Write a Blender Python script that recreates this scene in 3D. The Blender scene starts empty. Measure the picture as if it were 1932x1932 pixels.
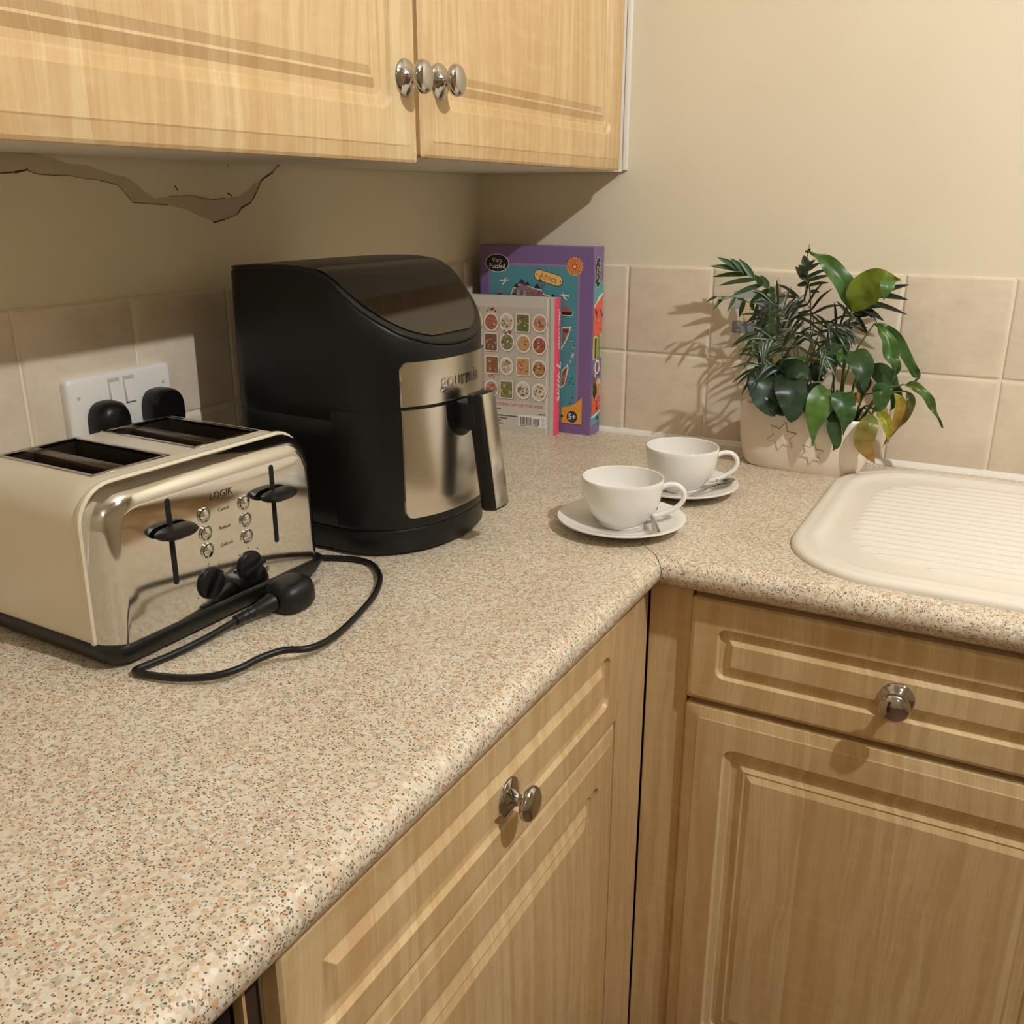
import bpy, bmesh, math, random
from mathutils import Vector, Matrix
random.seed(7)
PI = math.pi
SC = bpy.context.scene
COL = SC.collection

# ------------------------------------------------------------------ camera, light, exposure
CAM_LOC = Vector((0.9252, -1.6001, 1.3204)); CAM_ROT = (1.2504, 0.0, 0.4924); FPX = 1774.69; SZ = 1932.0
cd = bpy.data.cameras.new('camera'); cam = bpy.data.objects.new('camera', cd); COL.objects.link(cam)
cam.location = CAM_LOC; cam.rotation_euler = CAM_ROT
cd.sensor_width = 36.0; cd.lens = FPX / SZ * 36.0; cd.clip_start = 0.02
SC.camera = cam
w = bpy.data.worlds.new('world'); SC.world = w; w.use_nodes = True
w.node_tree.nodes['Background'].inputs[0].default_value = (1.0, 0.86, 0.68, 1)
w.node_tree.nodes['Background'].inputs[1].default_value = 0.05
SC.view_settings.view_transform = 'Standard'; SC.view_settings.look = 'None'
SC.view_settings.gamma = 1.0; SC.view_settings.use_curve_mapping = False
SC.view_settings.exposure = 0.09
LAMP = Vector((1.58, -1.01, 2.25)); LAMP_STRENGTH = 5600.0
FILL_LAMP = Vector((1.50, -2.75, 2.19)); FILL_LAMP_STRENGTH = 9.0  # unseen globe, added as soft frontal fill
ZC = 0.910                                   # worktop height

_R = Matrix.Rotation(CAM_ROT[2], 3, 'Z') @ Matrix.Rotation(CAM_ROT[1], 3, 'Y') @ Matrix.Rotation(CAM_ROT[0], 3, 'X')
def hit(px, py, ax, val):                    # photo pixel -> point on an axis-aligned plane
    d = _R @ Vector(((px - SZ/2)/FPX, -(py - SZ/2)/FPX, -1.0))
    t = (val - CAM_LOC[ax]) / d[ax]
    return CAM_LOC + d * t

# ------------------------------------------------------------------ materials
def lin(c):
    return tuple(((v/255)/12.92 if v/255 <= 0.04045 else ((v/255 + 0.055)/1.055)**2.4) for v in c)
def rgb(r, g, b): return lin((r, g, b)) + (1.0,)
class NT:
    def __init__(s, name):
        s.m = bpy.data.materials.new(name); s.m.use_nodes = True; s.t = s.m.node_tree; s.b = s.t.nodes['Principled BSDF']
    def n(s, typ, **kw):
        nd = s.t.nodes.new(typ)
        for k, v in kw.items():
            if k.startswith('i_'):
                key = k[2:]; key = int(key) if key.isdigit() else key
                nd.inputs[key].default_value = v
            else: setattr(nd, k, v)
        return nd
    def l(s, a, b): s.t.links.new(a, b)
    def math(s, op, a, b=None, c=None):
        nd = s.n('ShaderNodeMath', operation=op)
        for i, v in enumerate((a, b, c)):
            if v is None: continue
            if isinstance(v, (int, float)): nd.inputs[i].default_value = v
            else: s.l(v, nd.inputs[i])
        return nd.outputs[0]
    def mix(s, f, a, b, mode='MIX'):
        nd = s.n('ShaderNodeMix', data_type='RGBA', blend_type=mode)
        for sock, v in ((nd.inputs[0], f), (nd.inputs[6], a), (nd.inputs[7], b)):
            if isinstance(v, (int, float)): sock.default_value = v
            elif isinstance(v, tuple): sock.default_value = v
            else: s.l(v, sock)
        return nd.outputs[2]
    def ramp(s, f, stops, interp='LINEAR'):
        nd = s.n('ShaderNodeValToRGB'); nd.color_ramp.interpolation = interp
        els = nd.color_ramp.elements
        while len(els) < len(stops): els.new(0.5)
        for e, (p, c) in zip(els, stops):
            e.position = p; e.color = c if isinstance(c, tuple) else (c, c, c, 1)
        s.l(f, nd.inputs[0]); return nd.outputs[0]
    def pos(s): return s.n('ShaderNodeNewGeometry').outputs['Position']
    def bump(s, h, strength=0.2, dist=0.001):
        nd = s.n('ShaderNodeBump'); nd.inputs['Strength'].default_value = strength; nd.inputs['Distance'].default_value = dist
        s.l(h, nd.inputs['Height']); s.l(nd.outputs[0], s.b.inputs['Normal'])
    def set(s, **kw):
        for k, v in kw.items(): s.b.inputs[k.replace('_', ' ')].default_value = v
        return s
def plain(name, col, rough=0.5, metal=0.0, spec=0.5, noise=0.0, nscale=40, coat=0.0):
    t = NT(name); t.set(Roughness=rough, Metallic=metal); t.b.inputs['Specular IOR Level'].default_value = spec
    t.b.inputs['Coat Weight'].default_value = coat
    nz = t.n('ShaderNodeTexNoise', i_Scale=nscale, i_Detail=3.0); t.l(t.pos(), nz.inputs['Vector'])
    d = tuple(max(0, c*(1-noise)) for c in col[:3]) + (1,); u = tuple(min(1, c*(1+noise*0.6)) for c in col[:3]) + (1,)
    t.l(t.mix(nz.outputs['Fac'], d, u), t.b.inputs['Base Color'])
    return t.m
def mat_plaster():
    t = NT('plaster'); p = t.pos(); t.set(Roughness=0.75)
    a = t.n('ShaderNodeTexNoise', i_Scale=6.0, i_Detail=4.0); t.l(p, a.inputs['Vector'])
    f = t.n('ShaderNodeTexNoise', i_Scale=90.0, i_Detail=4.0); t.l(p, f.inputs['Vector'])
    t.l(t.mix(a.outputs['Fac'], rgb(221, 209, 181), rgb(229, 218, 193)), t.b.inputs['Base Color'])
    h = t.math('ADD', t.math('MULTIPLY', a.outputs['Fac'], 2.0), t.math('MULTIPLY', f.outputs['Fac'], 0.35)); t.bump(h, 0.35, 0.0025)
    return t.m
def mat_tile():
    t = NT('tile'); p = t.pos(); t.set(Roughness=0.32)
    oi = t.n('ShaderNodeObjectInfo')
    a = t.n('ShaderNodeTexNoise', i_Scale=22.0, i_Detail=6.0, i_Roughness=0.65); t.l(p, a.inputs['Vector'])
    mp = t.n('ShaderNodeMapping'); mp.inputs['Scale'].default_value = (30, 30, 120); t.l(p, mp.inputs['Vector'])
    b = t.n('ShaderNodeTexNoise', i_Scale=1.0, i_Detail=5.0); t.l(mp.outputs[0], b.inputs['Vector'])
    c = t.mix(t.ramp(a.outputs['Fac'], [(0.3, 0.0), (0.75, 1.0)]), rgb(214, 196, 171), rgb(229, 214, 191))
    c = t.mix(t.math('MULTIPLY', oi.outputs['Random'], 0.35), c, rgb(212, 200, 180))
    t.l(t.mix(t.math('MULTIPLY', t.ramp(b.outputs['Fac'], [(0.5, 0.0), (0.8, 1.0)]), 0.3), c, rgb(236, 226, 208)), t.b.inputs['Base Color'])
    t.bump(t.math('ADD', a.outputs['Fac'], t.math('MULTIPLY', b.outputs['Fac'], 0.5)), 0.12, 0.002)
    return t.m
def mat_wood():
    t = NT('maple'); p = t.pos(); t.set(Roughness=0.38)
    sx = t.n('ShaderNodeSeparateXYZ'); t.l(p, sx.inputs[0])
    h = t.math('ADD', sx.outputs[0], sx.outputs[1])
    wob = t.n('ShaderNodeTexNoise', i_Scale=3.0, i_Detail=2.0); t.l(p, wob.inputs['Vector'])
    def vec(kh, kz, off=0.0):
        c = t.n('ShaderNodeCombineXYZ'); t.l(t.math('MULTIPLY', h, kh), c.inputs[0]); t.l(t.math('MULTIPLY', sx.outputs[2], kz), c.inputs[2])
        c.inputs[1].default_value = off; return c.outputs[0]
    st = t.math('FLOOR', t.math('MULTIPLY', h, 19.0))
    wn = t.n('ShaderNodeTexWhiteNoise', noise_dimensions='1D'); t.l(st, wn.inputs['W'])
    # grain that shifts from stave to stave
    cv = t.n('ShaderNodeCombineXYZ'); t.l(t.math('ADD', t.math('MULTIPLY', h, 70.0), t.math('MULTIPLY', wob.outputs['Fac'], 5.0)), cv.inputs[0])
    t.l(t.math('MULTIPLY', wn.outputs['Value'], 40.0), cv.inputs[1]); t.l(t.math('MULTIPLY', sx.outputs[2], 3.2), cv.inputs[2])
    g = t.n('ShaderNodeTexNoise', i_Scale=1.0, i_Detail=5.0, i_Roughness=0.6); t.l(cv.outputs[0], g.inputs['Vector'])
    f = t.n('ShaderNodeTexNoise', i_Scale=1.0, i_Detail=3.0); t.l(vec(520, 14), f.inputs['Vector'])
    fig = t.n('ShaderNodeTexNoise', i_Scale=1.0, i_Detail=4.0); t.l(vec(26, 60, 3.0), fig.inputs['Vector'])
    c = t.mix(wn.outputs['Value'], rgb(214, 182, 132), rgb(226, 201, 154))
    c = t.mix(t.math('MULTIPLY', t.ramp(g.outputs['Fac'], [(0.42, 1.0), (0.58, 0.0)]), 0.46), c, rgb(188, 146, 92))
    c = t.mix(t.math('MULTIPLY', t.ramp(f.outputs['Fac'], [(0.45, 1.0), (0.62, 0.0)]), 0.2), c, rgb(186, 150, 102))
    c = t.mix(t.math('MULTIPLY', t.ramp(fig.outputs['Fac'], [(0.5, 0.0), (0.72, 1.0)]), 0.22), c, rgb(234, 212, 172))
    t.l(c, t.b.inputs['Base Color'])
    t.bump(g.outputs['Fac'], 0.05, 0.001)
    return t.m
def mat_laminate():
    t = NT('laminate'); p = t.pos(); t.set(Roughness=0.31)
    wob = t.n('ShaderNodeTexNoise', i_Scale=300.0, i_Detail=2.0); t.l(p, wob.inputs['Vector'])
    q = t.n('ShaderNodeVectorMath', operation='MULTIPLY_ADD'); t.l(wob.outputs['Color'], q.inputs[0]); q.inputs[1].default_value = (.0025, .0025, .0025); t.l(p, q.inputs[2])
    def vor(scale, off):
        m = t.n('ShaderNodeVectorMath', operation='ADD'); t.l(q.outputs[0], m.inputs[0]); m.inputs[1].default_value = off
        v = t.n('ShaderNodeTexVoronoi', i_Scale=scale); t.l(m.outputs[0], v.inputs['Vector'])
        s = t.n('ShaderNodeSeparateColor'); t.l(v.outputs['Color'], s.inputs[0])
        return v.outputs['Distance'], s.outputs[0], s.outputs[1]
    big = t.n('ShaderNodeTexNoise', i_Scale=25.0, i_Detail=3.0); t.l(p, big.inputs['Vector'])
    c = t.mix(t.ramp(big.outputs['Fac'], [(0.4, 0.0), (0.6, 1.0)]), rgb(213, 200, 175), rgb(222, 211, 188))
    d, r, g = vor(255, (1.3, 0.2, 0.7))
    chips = t.ramp(r, [(0.0, rgb(226, 212, 188)), (0.30, rgb(213, 192, 162)), (0.55, rgb(196, 180, 152)), (0.68, rgb(210, 174, 138)), (0.78, rgb(176, 170, 150)), (0.86, rgb(228, 222, 208)), (0.94, rgb(208, 172, 138))], 'CONSTANT')
    c = t.mix(t.math('MULTIPLY', t.math('LESS_THAN', d, 0.60), 0.80), c, chips)
    d, r, g = vor(140, (4.1, 7.7, 2.2))
    big_c = t.ramp(g, [(0.0, rgb(206, 162, 124)), (0.35, rgb(168, 162, 144)), (0.6, rgb(232, 226, 214)), (0.8, rgb(194, 154, 120))], 'CONSTANT')
    m = t.math('MULTIPLY', t.math('LESS_THAN', r, 0.10), t.math('LESS_THAN', d, 0.36))
    c = t.mix(t.math('MULTIPLY', m, 0.8), c, big_c)
    d, r, g = vor(480, (9.3, 1.1, 5.9))
    m = t.math('MULTIPLY', t.math('LESS_THAN', r, 0.40), t.math('LESS_THAN', d, 0.41))
    c = t.mix(t.math('MULTIPLY', m, 0.85), c, t.ramp(g, [(0.0, rgb(92, 72, 54)), (0.4, rgb(62, 50, 42)), (0.75, rgb(140, 112, 84))], 'CONSTANT'))
    t.l(c, t.b.inputs['Base Color'])
    return t.m
def mat_steel(name, rough=0.28, col=(0.74, 0.71, 0.66, 1), brushed=True):
    t = NT(name); p = t.pos(); t.set(Metallic=1.0, Roughness=rough)
    t.b.inputs['Base Color'].default_value = col
    nz = t.n('ShaderNodeTexNoise', i_Scale=35.0, i_Detail=4.0); t.l(p, nz.inputs['Vector'])
    t.l(t.math('MULTIPLY_ADD', nz.outputs['Fac'], 0.06, rough - 0.03), t.b.inputs['Roughness'])
    if brushed: t.set(Anisotropic=0.6)
    return t.m
def mat_attr(name, rough=0.5, leaf=False, spec=0.5):
    t = NT(name); t.set(Roughness=rough); t.b.inputs['Specular IOR Level'].default_value = spec
    a = t.n('ShaderNodeAttribute', attribute_name='Col')
    c = a.outputs['Color']
    if leaf:
        nz = t.n('ShaderNodeTexNoise', i_Scale=60.0, i_Detail=4.0); t.l(t.pos(), nz.inputs['Vector'])
        c = t.mix(1.0, c, t.ramp(nz.outputs['Fac'], [(0.3, 0.72), (0.7, 1.15)]), 'MULTIPLY')
        tr = t.n('ShaderNodeBsdfTranslucent'); t.l(c, tr.inputs[0])
        ms = t.n('ShaderNodeMixShader', i_0=0.22); out = t.t.nodes['Material Output']
        t.l(t.b.outputs[0], ms.inputs[1]); t.l(tr.outputs[0], ms.inputs[2]); t.l(ms.outputs[0], out.inputs[0])
        t.bump(nz.outputs['Fac'], 0.15, 0.002)
    t.l(c, t.b.inputs['Base Color'])
    return t.m
def mat_emit(name, col, strength):
    t = NT(name); t.b.inputs['Emission Color'].default_value = col; t.b.inputs['Emission Strength'].default_value = strength
    t.b.inputs['Base Color'].default_value = (1, 1, 1, 1); return t.m
def mat_floor():
    t = NT('floor_vinyl'); p = t.pos(); t.set(Roughness=0.5)
    br = t.n('ShaderNodeTexBrick', i_Scale=3.0); t.l(p, br.inputs['Vector'])
    br.inputs['Color1'].default_value = rgb(120, 88, 66); br.inputs['Color2'].default_value = rgb(132, 98, 72); br.inputs['Mortar'].default_value = rgb(80, 58, 44)
    br.inputs['Mortar Size'].default_value = 0.006
    t.l(br.outputs[0], t.b.inputs['Base Color']); return t.m
M = {}
M['plaster'] = mat_plaster(); M['tile'] = mat_tile(); M['wood'] = mat_wood(); M['laminate'] = mat_laminate(); M['floor'] = mat_floor()
M['grout'] = plain('grout', rgb(232, 222, 200), 0.8, noise=0.12, nscale=120)
M['caulk'] = plain('caulk', rgb(236, 230, 218), 0.45, noise=0.08, nscale=60)
M['ceiling'] = plain('ceiling_paint', rgb(240, 234, 220), 0.9, noise=0.03)
M['melamine'] = plain('white_melamine', rgb(226, 218, 204), 0.5, noise=0.06)
M['patch'] = plain('bare_plaster', rgb(196, 180, 154), 0.9, noise=0.14, nscale=50)
M['crack'] = plain('crack', rgb(96, 72, 48), 0.9, noise=0.2)
M['chrome'] = mat_steel('chrome', 0.085, (0.66, 0.645, 0.62, 1), False)
M['nickel'] = mat_steel('nickel', 0.10, (0.50, 0.475, 0.45, 1), False)
M['steel'] = mat_steel('brushed_steel', 0.22, (0.66, 0.63, 0.58, 1))
M['spoon'] = mat_steel('spoon_steel', 0.16, (0.55, 0.52, 0.48, 1), False)
M['darkmetal'] = mat_steel('dark_slot_metal', 0.35, (0.20, 0.17, 0.13, 1), False)
M['black'] = plain('black_plastic', rgb(17, 16, 15), 0.42, spec=0.4, noise=0.15, nscale=200)
M['black_satin'] = plain('black_satin', rgb(12, 12, 12), 0.38, spec=0.35, noise=0.15, nscale=150)
M['black_gloss'] = plain('black_gloss', rgb(14, 13, 12), 0.07, spec=0.7)
M['void'] = plain('matt_black', rgb(10, 9, 8), 0.9)
M['cream'] = plain('cream_enamel', rgb(224, 212, 186), 0.24, noise=0.04, nscale=30)
M['white_plastic'] = plain('white_plastic', rgb(232, 228, 220), 0.35, noise=0.02)
M['grey_plastic'] = plain('grey_plastic', rgb(196, 192, 184), 0.4)
M['ceramic'] = plain('white_ceramic', rgb(238, 234, 226), 0.14, noise=0.02, nscale=20)
M['sink'] = plain('sink_resin', rgb(231, 222, 208), 0.26, noise=0.02, nscale=30)
M['pot'] = plain('glazed_pot', rgb(238, 224, 208), 0.25, noise=0.06, nscale=14)
M['groove_shade'] = plain('star_groove_shade', rgb(150, 128, 108), 0.6, noise=0.1)
M['soil'] = plain('soil', rgb(48, 32, 22), 0.95, noise=0.6, nscale=180)
M['card'] = plain('purple_card', rgb(128, 102, 150), 0.45, noise=0.05)
M['pages'] = plain('paper_pages', rgb(222, 212, 192), 0.8, noise=0.08)
M['cover'] = plain('book_cover', rgb(206, 198, 186), 0.4, noise=0.03)
M['pink'] = plain('pink_spine', rgb(236, 84, 112), 0.4, noise=0.03)
M['print'] = mat_attr('print', 0.4); M['leaf'] = mat_attr('leaf', 0.36, True)
M['plinth'] = plain('brown_plinth', rgb(96, 68, 48), 0.6, noise=0.2)
M['shaded_side'] = plain('shaded_side', rgb(66, 48, 38), 0.6, noise=0.1)
M['bulb'] = mat_emit('bulb', (0.965, 0.98, 1.0, 1), LAMP_STRENGTH); M['fill_bulb'] = mat_emit('globe', (1.0, 0.975, 0.93, 1), FILL_LAMP_STRENGTH)

# ------------------------------------------------------------------ mesh helpers
class MB:
    def __init__(s): s.v = []; s.f = []; s.c = []; s.col = (1, 1, 1, 1)
    def vert(s, p): s.v.append(tuple(p)); s.c.append(s.col); return len(s.v) - 1
    def poly(s, pts): s.f.append([s.vert(p) for p in pts])
    def box(s, lo, hi):
        x0, y0, z0 = lo; x1, y1, z1 = hi; b = len(s.v)
        for p in ((x0,y0,z0),(x1,y0,z0),(x1,y1,z0),(x0,y1,z0),(x0,y0,z1),(x1,y0,z1),(x1,y1,z1),(x0,y1,z1)): s.vert(p)
        for f in ((0,3,2,1),(4,5,6,7),(0,1,5,4),(1,2,6,5),(2,3,7,6),(3,0,4,7)): s.f.append([b+i for i in f])
        return s
    def rbox(s, lo, hi, r=0.003, seg=2, xf=None):
        bm = bmesh.new(); bmesh.ops.create_cube(bm, size=1.0)
        for v in bm.verts: v.co = Vector([lo[i] + (v.co[i] + 0.5)*(hi[i]-lo[i]) for i in range(3)])
        bmesh.ops.bevel(bm, geom=list(bm.edges), offset=r, segments=seg, profile=0.5, affect='EDGES')
        s.addbm(bm, xf); return s
    def addbm(s, bm, xf=None):
        bm.verts.index_update(); b = len(s.v)
        for v in bm.verts: s.vert(xf @ v.co if xf else v.co)
        for f in bm.faces: s.f.append([b + v.index for v in f.verts])
        bm.free()
    def loops(s, rings, cap0=False, cap1=False, closed=True):
        idx = [[s.vert(p) for p in r] for r in rings]; n = len(rings[0])
        for a, b in zip(idx, idx[1:]):
            for i in range(n if closed else n-1):
                j = (i+1) % n; s.f.append([a[i], a[j], b[j], b[i]])
        if cap0: s.f.append(list(reversed(idx[0])))
        if cap1: s.f.append(list(idx[-1]))
        return s
    def lathe(s, prof, O=(0,0,0), ax=(0,0,1), n=32, cap=True):
        ax = Vector(ax).normalized(); u = ax.orthogonal().normalized(); v = ax.cross(u); O = Vector(O)
        s.loops([[O + ax*a + (u*math.cos(2*PI*i/n) + v*math.sin(2*PI*i/n))*max(r, 1e-5) for i in range(n)] for r, a in prof], cap, cap)
        return s
    def tube(s, pts, r, n=8, r2=None, flat=None, cap=True):
        pts = [Vector(p) for p in pts]; rings = []; prev = None
        for i, p in enumerate(pts):
            t = (pts[min(i+1, len(pts)-1)] - pts[max(i-1, 0)]).normalized()
            if prev is None:
                u = (Vector(flat) if flat else t.orthogonal()); u = (u - t*u.dot(t)).normalized()
            else: u = (prev - t*prev.dot(t)).normalized()
            prev = u; w_ = t.cross(u)
            ra = r[i] if isinstance(r, (list, tuple)) else r
            rb = (r2[i] if isinstance(r2, (list, tuple)) else r2) if r2 is not None else ra
            rings.append([p + u*math.cos(2*PI*k/n)*ra + w_*math.sin(2*PI*k/n)*rb for k in range(n)])
        s.loops(rings, cap, cap); return s
    def build(s, name, mat, parent=None, smooth=None, world=False):
        me = bpy.data.meshes.new(name)
        vs = s.v
        if world and parent is not None:
            o_ = parent.matrix_basis.inverted(); vs = [tuple(o_ @ Vector(p)) for p in s.v]
        me.from_pydata(vs, [], s.f); me.update()
        bm = bmesh.new(); bm.from_mesh(me); bmesh.ops.recalc_face_normals(bm, faces=bm.faces); bm.to_mesh(me); bm.free()
        if any(c != (1, 1, 1, 1) for c in s.c):
            at = me.color_attributes.new('Col', 'FLOAT_COLOR', 'POINT')
            for i, c in enumerate(s.c): at.data[i].color = c
        me.materials.append(M[mat] if isinstance(mat, str) else mat)
        if smooth is not None:
            for p in me.polygons: p.use_smooth = True
            me.set_sharp_from_angle(angle=math.radians(smooth))
        o = bpy.data.objects.new(name, me); COL.objects.link(o)
        if parent is not None: o.parent = parent
        return o
def tag(o, label, cat, group=None):
    o['label'] = label; o['category'] = cat
    if group: o['group'] = group
    return o
def thing(name, label, cat, loc=(0, 0, 0), rz=0.0, group=None):
    o = bpy.data.objects.new(name, None); COL.objects.link(o); o.empty_display_size = 0.05
    o.matrix_basis = Matrix.Translation(loc) @ Matrix.Rotation(rz, 4, 'Z')
    o.location = loc; o.rotation_euler = (0, 0, rz)
    return tag(o, label, cat, group)
def struct(o): o['kind'] = 'structure'; return o
def catmull(pts, n):
    pts = [Vector(p) for p in pts]; P = [pts[0]*2 - pts[1]] + pts + [pts[-1]*2 - pts[-2]]; out = []
    m = len(pts) - 1
    for k in range(n + 1):
        t = k/n*m; i = min(int(t), m-1); f = t - i; a, b, c, d = P[i:i+4]
        out.append(0.5*((2*b) + (c-a)*f + (2*a-5*b+4*c-d)*f*f + (3*b-a-3*c+d)*f**3))
    return out
def rrect(w_, h_, r, k=4):
    r = max(min(r, w_/2 - 1e-4, h_/2 - 1e-4), 2e-4); out = []
    for cx, cy, a0 in ((w_/2-r, h_/2-r, 0), (-w_/2+r, h_/2-r, PI/2), (-w_/2+r, -h_/2+r, PI), (w_/2-r, -h_/2+r, 1.5*PI)):
        for i in range(k+1):
            a = a0 + PI/2*i/k; out.append((cx + r*math.cos(a), cy + r*math.sin(a)))
    return out
def text2d(s, size=1.0, bold=0.0):
    cu = bpy.data.curves.new('t', 'FONT'); cu.body = s; cu.size = size; cu.align_x = 'CENTER'; cu.align_y = 'CENTER'; cu.resolution_u = 3; cu.offset = bold
    ob = bpy.data.objects.new('t', cu); COL.objects.link(ob)
    bpy.context.view_layer.update()
    me = bpy.data.meshes.new_from_object(ob.evaluated_get(bpy.context.evaluated_depsgraph_get()))
    vs = [(v.co.x, v.co.y) for v in me.vertices]; fs = [list(p.vertices) for p in me.polygons]
    bpy.data.objects.remove(ob); bpy.data.meshes.remove(me); bpy.data.curves.remove(cu)
    return vs, fs
class Decal:
    """flat print on a plane O + U*x + V*y, lifted along N by layer"""
    def __init__(s, O, U, V, N, step=0.00018, mb=None):
        s.O, s.U, s.V, s.N = Vector(O), Vector(U), Vector(V), Vector(N); s.step = step; s.mb = mb or MB(); s.k = 1
    def P(s, x, y): return s.O + s.U*x + s.V*y + s.N*(s.step*s.k)
    def poly(s, pts, col, k=None):
        if k: s.k = k
        s.mb.col = col; s.mb.poly([s.P(*p) for p in pts])
    def rect(s, x0, y0, x1, y1, col, k=None, r=0.0):
        if r: s.poly([(x + (x0+x1)/2, y + (y0+y1)/2) for x, y in rrect(x1-x0, y1-y0, r)], col, k)
        else: s.poly([(x0,y0),(x1,y0),(x1,y1),(x0,y1)], col, k)
    def ell(s, cx, cy, rx, ry, col, k=None, n=24, rot=0.0):
        c, q = math.cos(rot), math.sin(rot)
        s.poly([(cx + rx*math.cos(2*PI*i/n)*c - ry*math.sin(2*PI*i/n)*q, cy + rx*math.cos(2*PI*i/n)*q + ry*math.sin(2*PI*i/n)*c) for i in range(n)], col, k)
    def star(s, cx, cy, r0, r1, n, col, k=None, rot=0.0):
        s.poly([(cx + (r0 if i % 2 == 0 else r1)*math.cos(PI*i/n + rot), cy + (r0 if i % 2 == 0 else r1)*math.sin(PI*i/n + rot)) for i in range(2*n)], col, k)
    def text(s, txt, cx, cy, size, col, k=None, rot=0.0, sx=1.0, bold=0.0):
        if k: s.k = k
        vs, fs = text2d(txt, size, bold); c, q = math.cos(rot), math.sin(rot); s.mb.col = col; b = len(s.mb.v)
        for x, y in vs:
            x *= sx; s.mb.vert(s.P(cx + x*c - y*q, cy + x*q + y*c))
        for f in fs: s.mb.f.append([b + i for i in f])

# ------------------------------------------------------------------ room shell
RX, RY, RZ = 3.0, -3.4, 2.4
struct(MB().box((-0.1, RY-0.1, -0.1), (RX+0.1, 0.1, 0.0)).build('floor', 'floor'))
struct(MB().box((-0.1, RY-0.1, RZ), (RX+0.1, 0.1, RZ+0.1)).build('ceiling', 'ceiling'))
wall_left = struct(MB().box((-0.1, RY, 0), (-0.005, 0.1, RZ)).build('wall_left', 'plaster'))
wall_back = struct(MB().box((-0.005, 0.005, 0), (RX, 0.1, RZ)).build('wall_back', 'plaster'))
struct(MB().box((RX, RY, 0), (RX+0.1, 0.1, RZ)).build('wall_right', 'plaster'))
struct(MB().box((-0.1, RY-0.1, 0), (RX+0.1, RY, RZ)).build('wall_front', 'plaster'))

# tiles: two courses on each wall, each tile a piece of its wall
PT = 0.152; ZM = 1.0605; ZT = 1.2125; GAP = 0.0028
def tile_mesh(wd, ht):
    mb = MB(); th = 0.0055
    rings = []
    for ins, d, r in ((0, 0, .001), (0, .0030, .001), (.0010, .0046, .0015), (.004, th, .002)):
        rings.append([(x, d, y) for x, y in rrect(wd - 2*ins, ht - 2*ins, r, 2)])
    mb.loops(rings, True, True)
    ob = mb.build('tile', 'tile', None, 40); me = ob.data; bpy.data.objects.remove(ob); return me
TM = {}
def place_tile(wall, c0, c1, z0, z1, parent):
    wd = round(c1 - c0 - GAP, 4); ht = round(z1 - z0 - GAP, 4)
    if (wd, ht) not in TM: TM[(wd, ht)] = tile_mesh(wd, ht)
    o = bpy.data.objects.new('tile', TM[(wd, ht)]); COL.objects.link(o); o.parent = parent
    j = random.uniform(-0.0004, 0.0004)
    if wall == 'b': o.location = ((c0+c1)/2, 0.0055 + j, (z0+z1)/2); o.rotation_euler = (random.uniform(-.003, .003), 0, PI + random.uniform(-.003, .003))
    else: o.location = (-0.0055 + j, (c0+c1)/2, (z0+z1)/2); o.rotation_euler = (random.uniform(-.003, .003), 0, -PI/2 + random.uniform(-.003, .003))
xs = [0.0] + [0.1478 + PT*i for i in range(11)]
for a, b in zip(xs, xs[1:]):
    place_tile('b', a, b, ZC + 0.004, ZM, wall_back); place_tile('b', a, b, ZM, ZT, wall_back)
ys = [0.0] + [-0.060 - PT*i for i in range(13)]
for a, b in zip(ys, ys[1:]):
    place_tile('l', b, a, ZC + 0.004, ZM, wall_left); place_tile('l', b, a, ZM, ZT, wall_left)
MB().box((0.0, 0.0022, ZC), (xs[-1], 0.0051, ZT - 0.001)).build('grout', 'grout', wall_back)
MB().box((-0.0051, ys[-1], ZC), (-0.0022, 0.0, ZT - 0.001)).build('grout', 'grout', wall_left)
def prism_x(prof, x0, x1): return MB().loops([[(x0, y, z) for y, z in prof], [(x1, y, z) for y, z in prof]], True, True)
def prism_y(prof, y0, y1): return MB().loops([[(x, y0, z) for x, z in prof], [(x, y1, z) for x, z in prof]], True, True)
struct(prism_x([(0.002, ZC), (-0.0065, ZC), (-0.0050, ZC + 0.004), (-0.0012, ZC + 0.0085), (0.002, ZC + 0.009)], 0.0, 1.60).build('trim_1', 'caulk', None, 50))
struct(prism_y([(-0.002, ZC), (0.0065, ZC), (0.0050, ZC + 0.004), (0.0012, ZC + 0.0085), (-0.002, ZC + 0.009)], -1.86, -0.007).build('trim_2', 'caulk', None, 50))
# painted transfer on one tile, half hidden by the plant
dc = Decal((0.533, 0.0, 1.140), (1, 0, 0), (0, 0, 1), (0, -1, 0), 0.0002)
dc.rect(-.046, -.038, .046, .040, rgb(196, 180, 152), 1, .003); dc.rect(-.042, -.034, .042, .036, rgb(214, 206, 190), 2)
dc.rect(-.042, .006, .042, .036, rgb(166, 168, 170), 3); dc.rect(-.042, -.034, .042, -.014, rgb(136, 136, 146), 3)
dc.poly([(-.03, -.014), (.0, -.014), (-.004, .018), (-.018, .026), (-.03, .012)], rgb(212, 190, 156), 4)
dc.poly([(.0, -.014), (.03, -.014), (.026, .014), (.006, .02)], rgb(150, 150, 160), 4)
for i in range(26):
    dc.ell(random.uniform(-.038, .038), random.uniform(-.031, -.013), random.uniform(.002, .005), .0018, random.choice([rgb(150, 150, 168), rgb(104, 106, 122), rgb(206, 200, 196), rgb(170, 130, 90)]), 5, 6)
dc.mb.build('decor_picture', 'print', wall_back)
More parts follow.
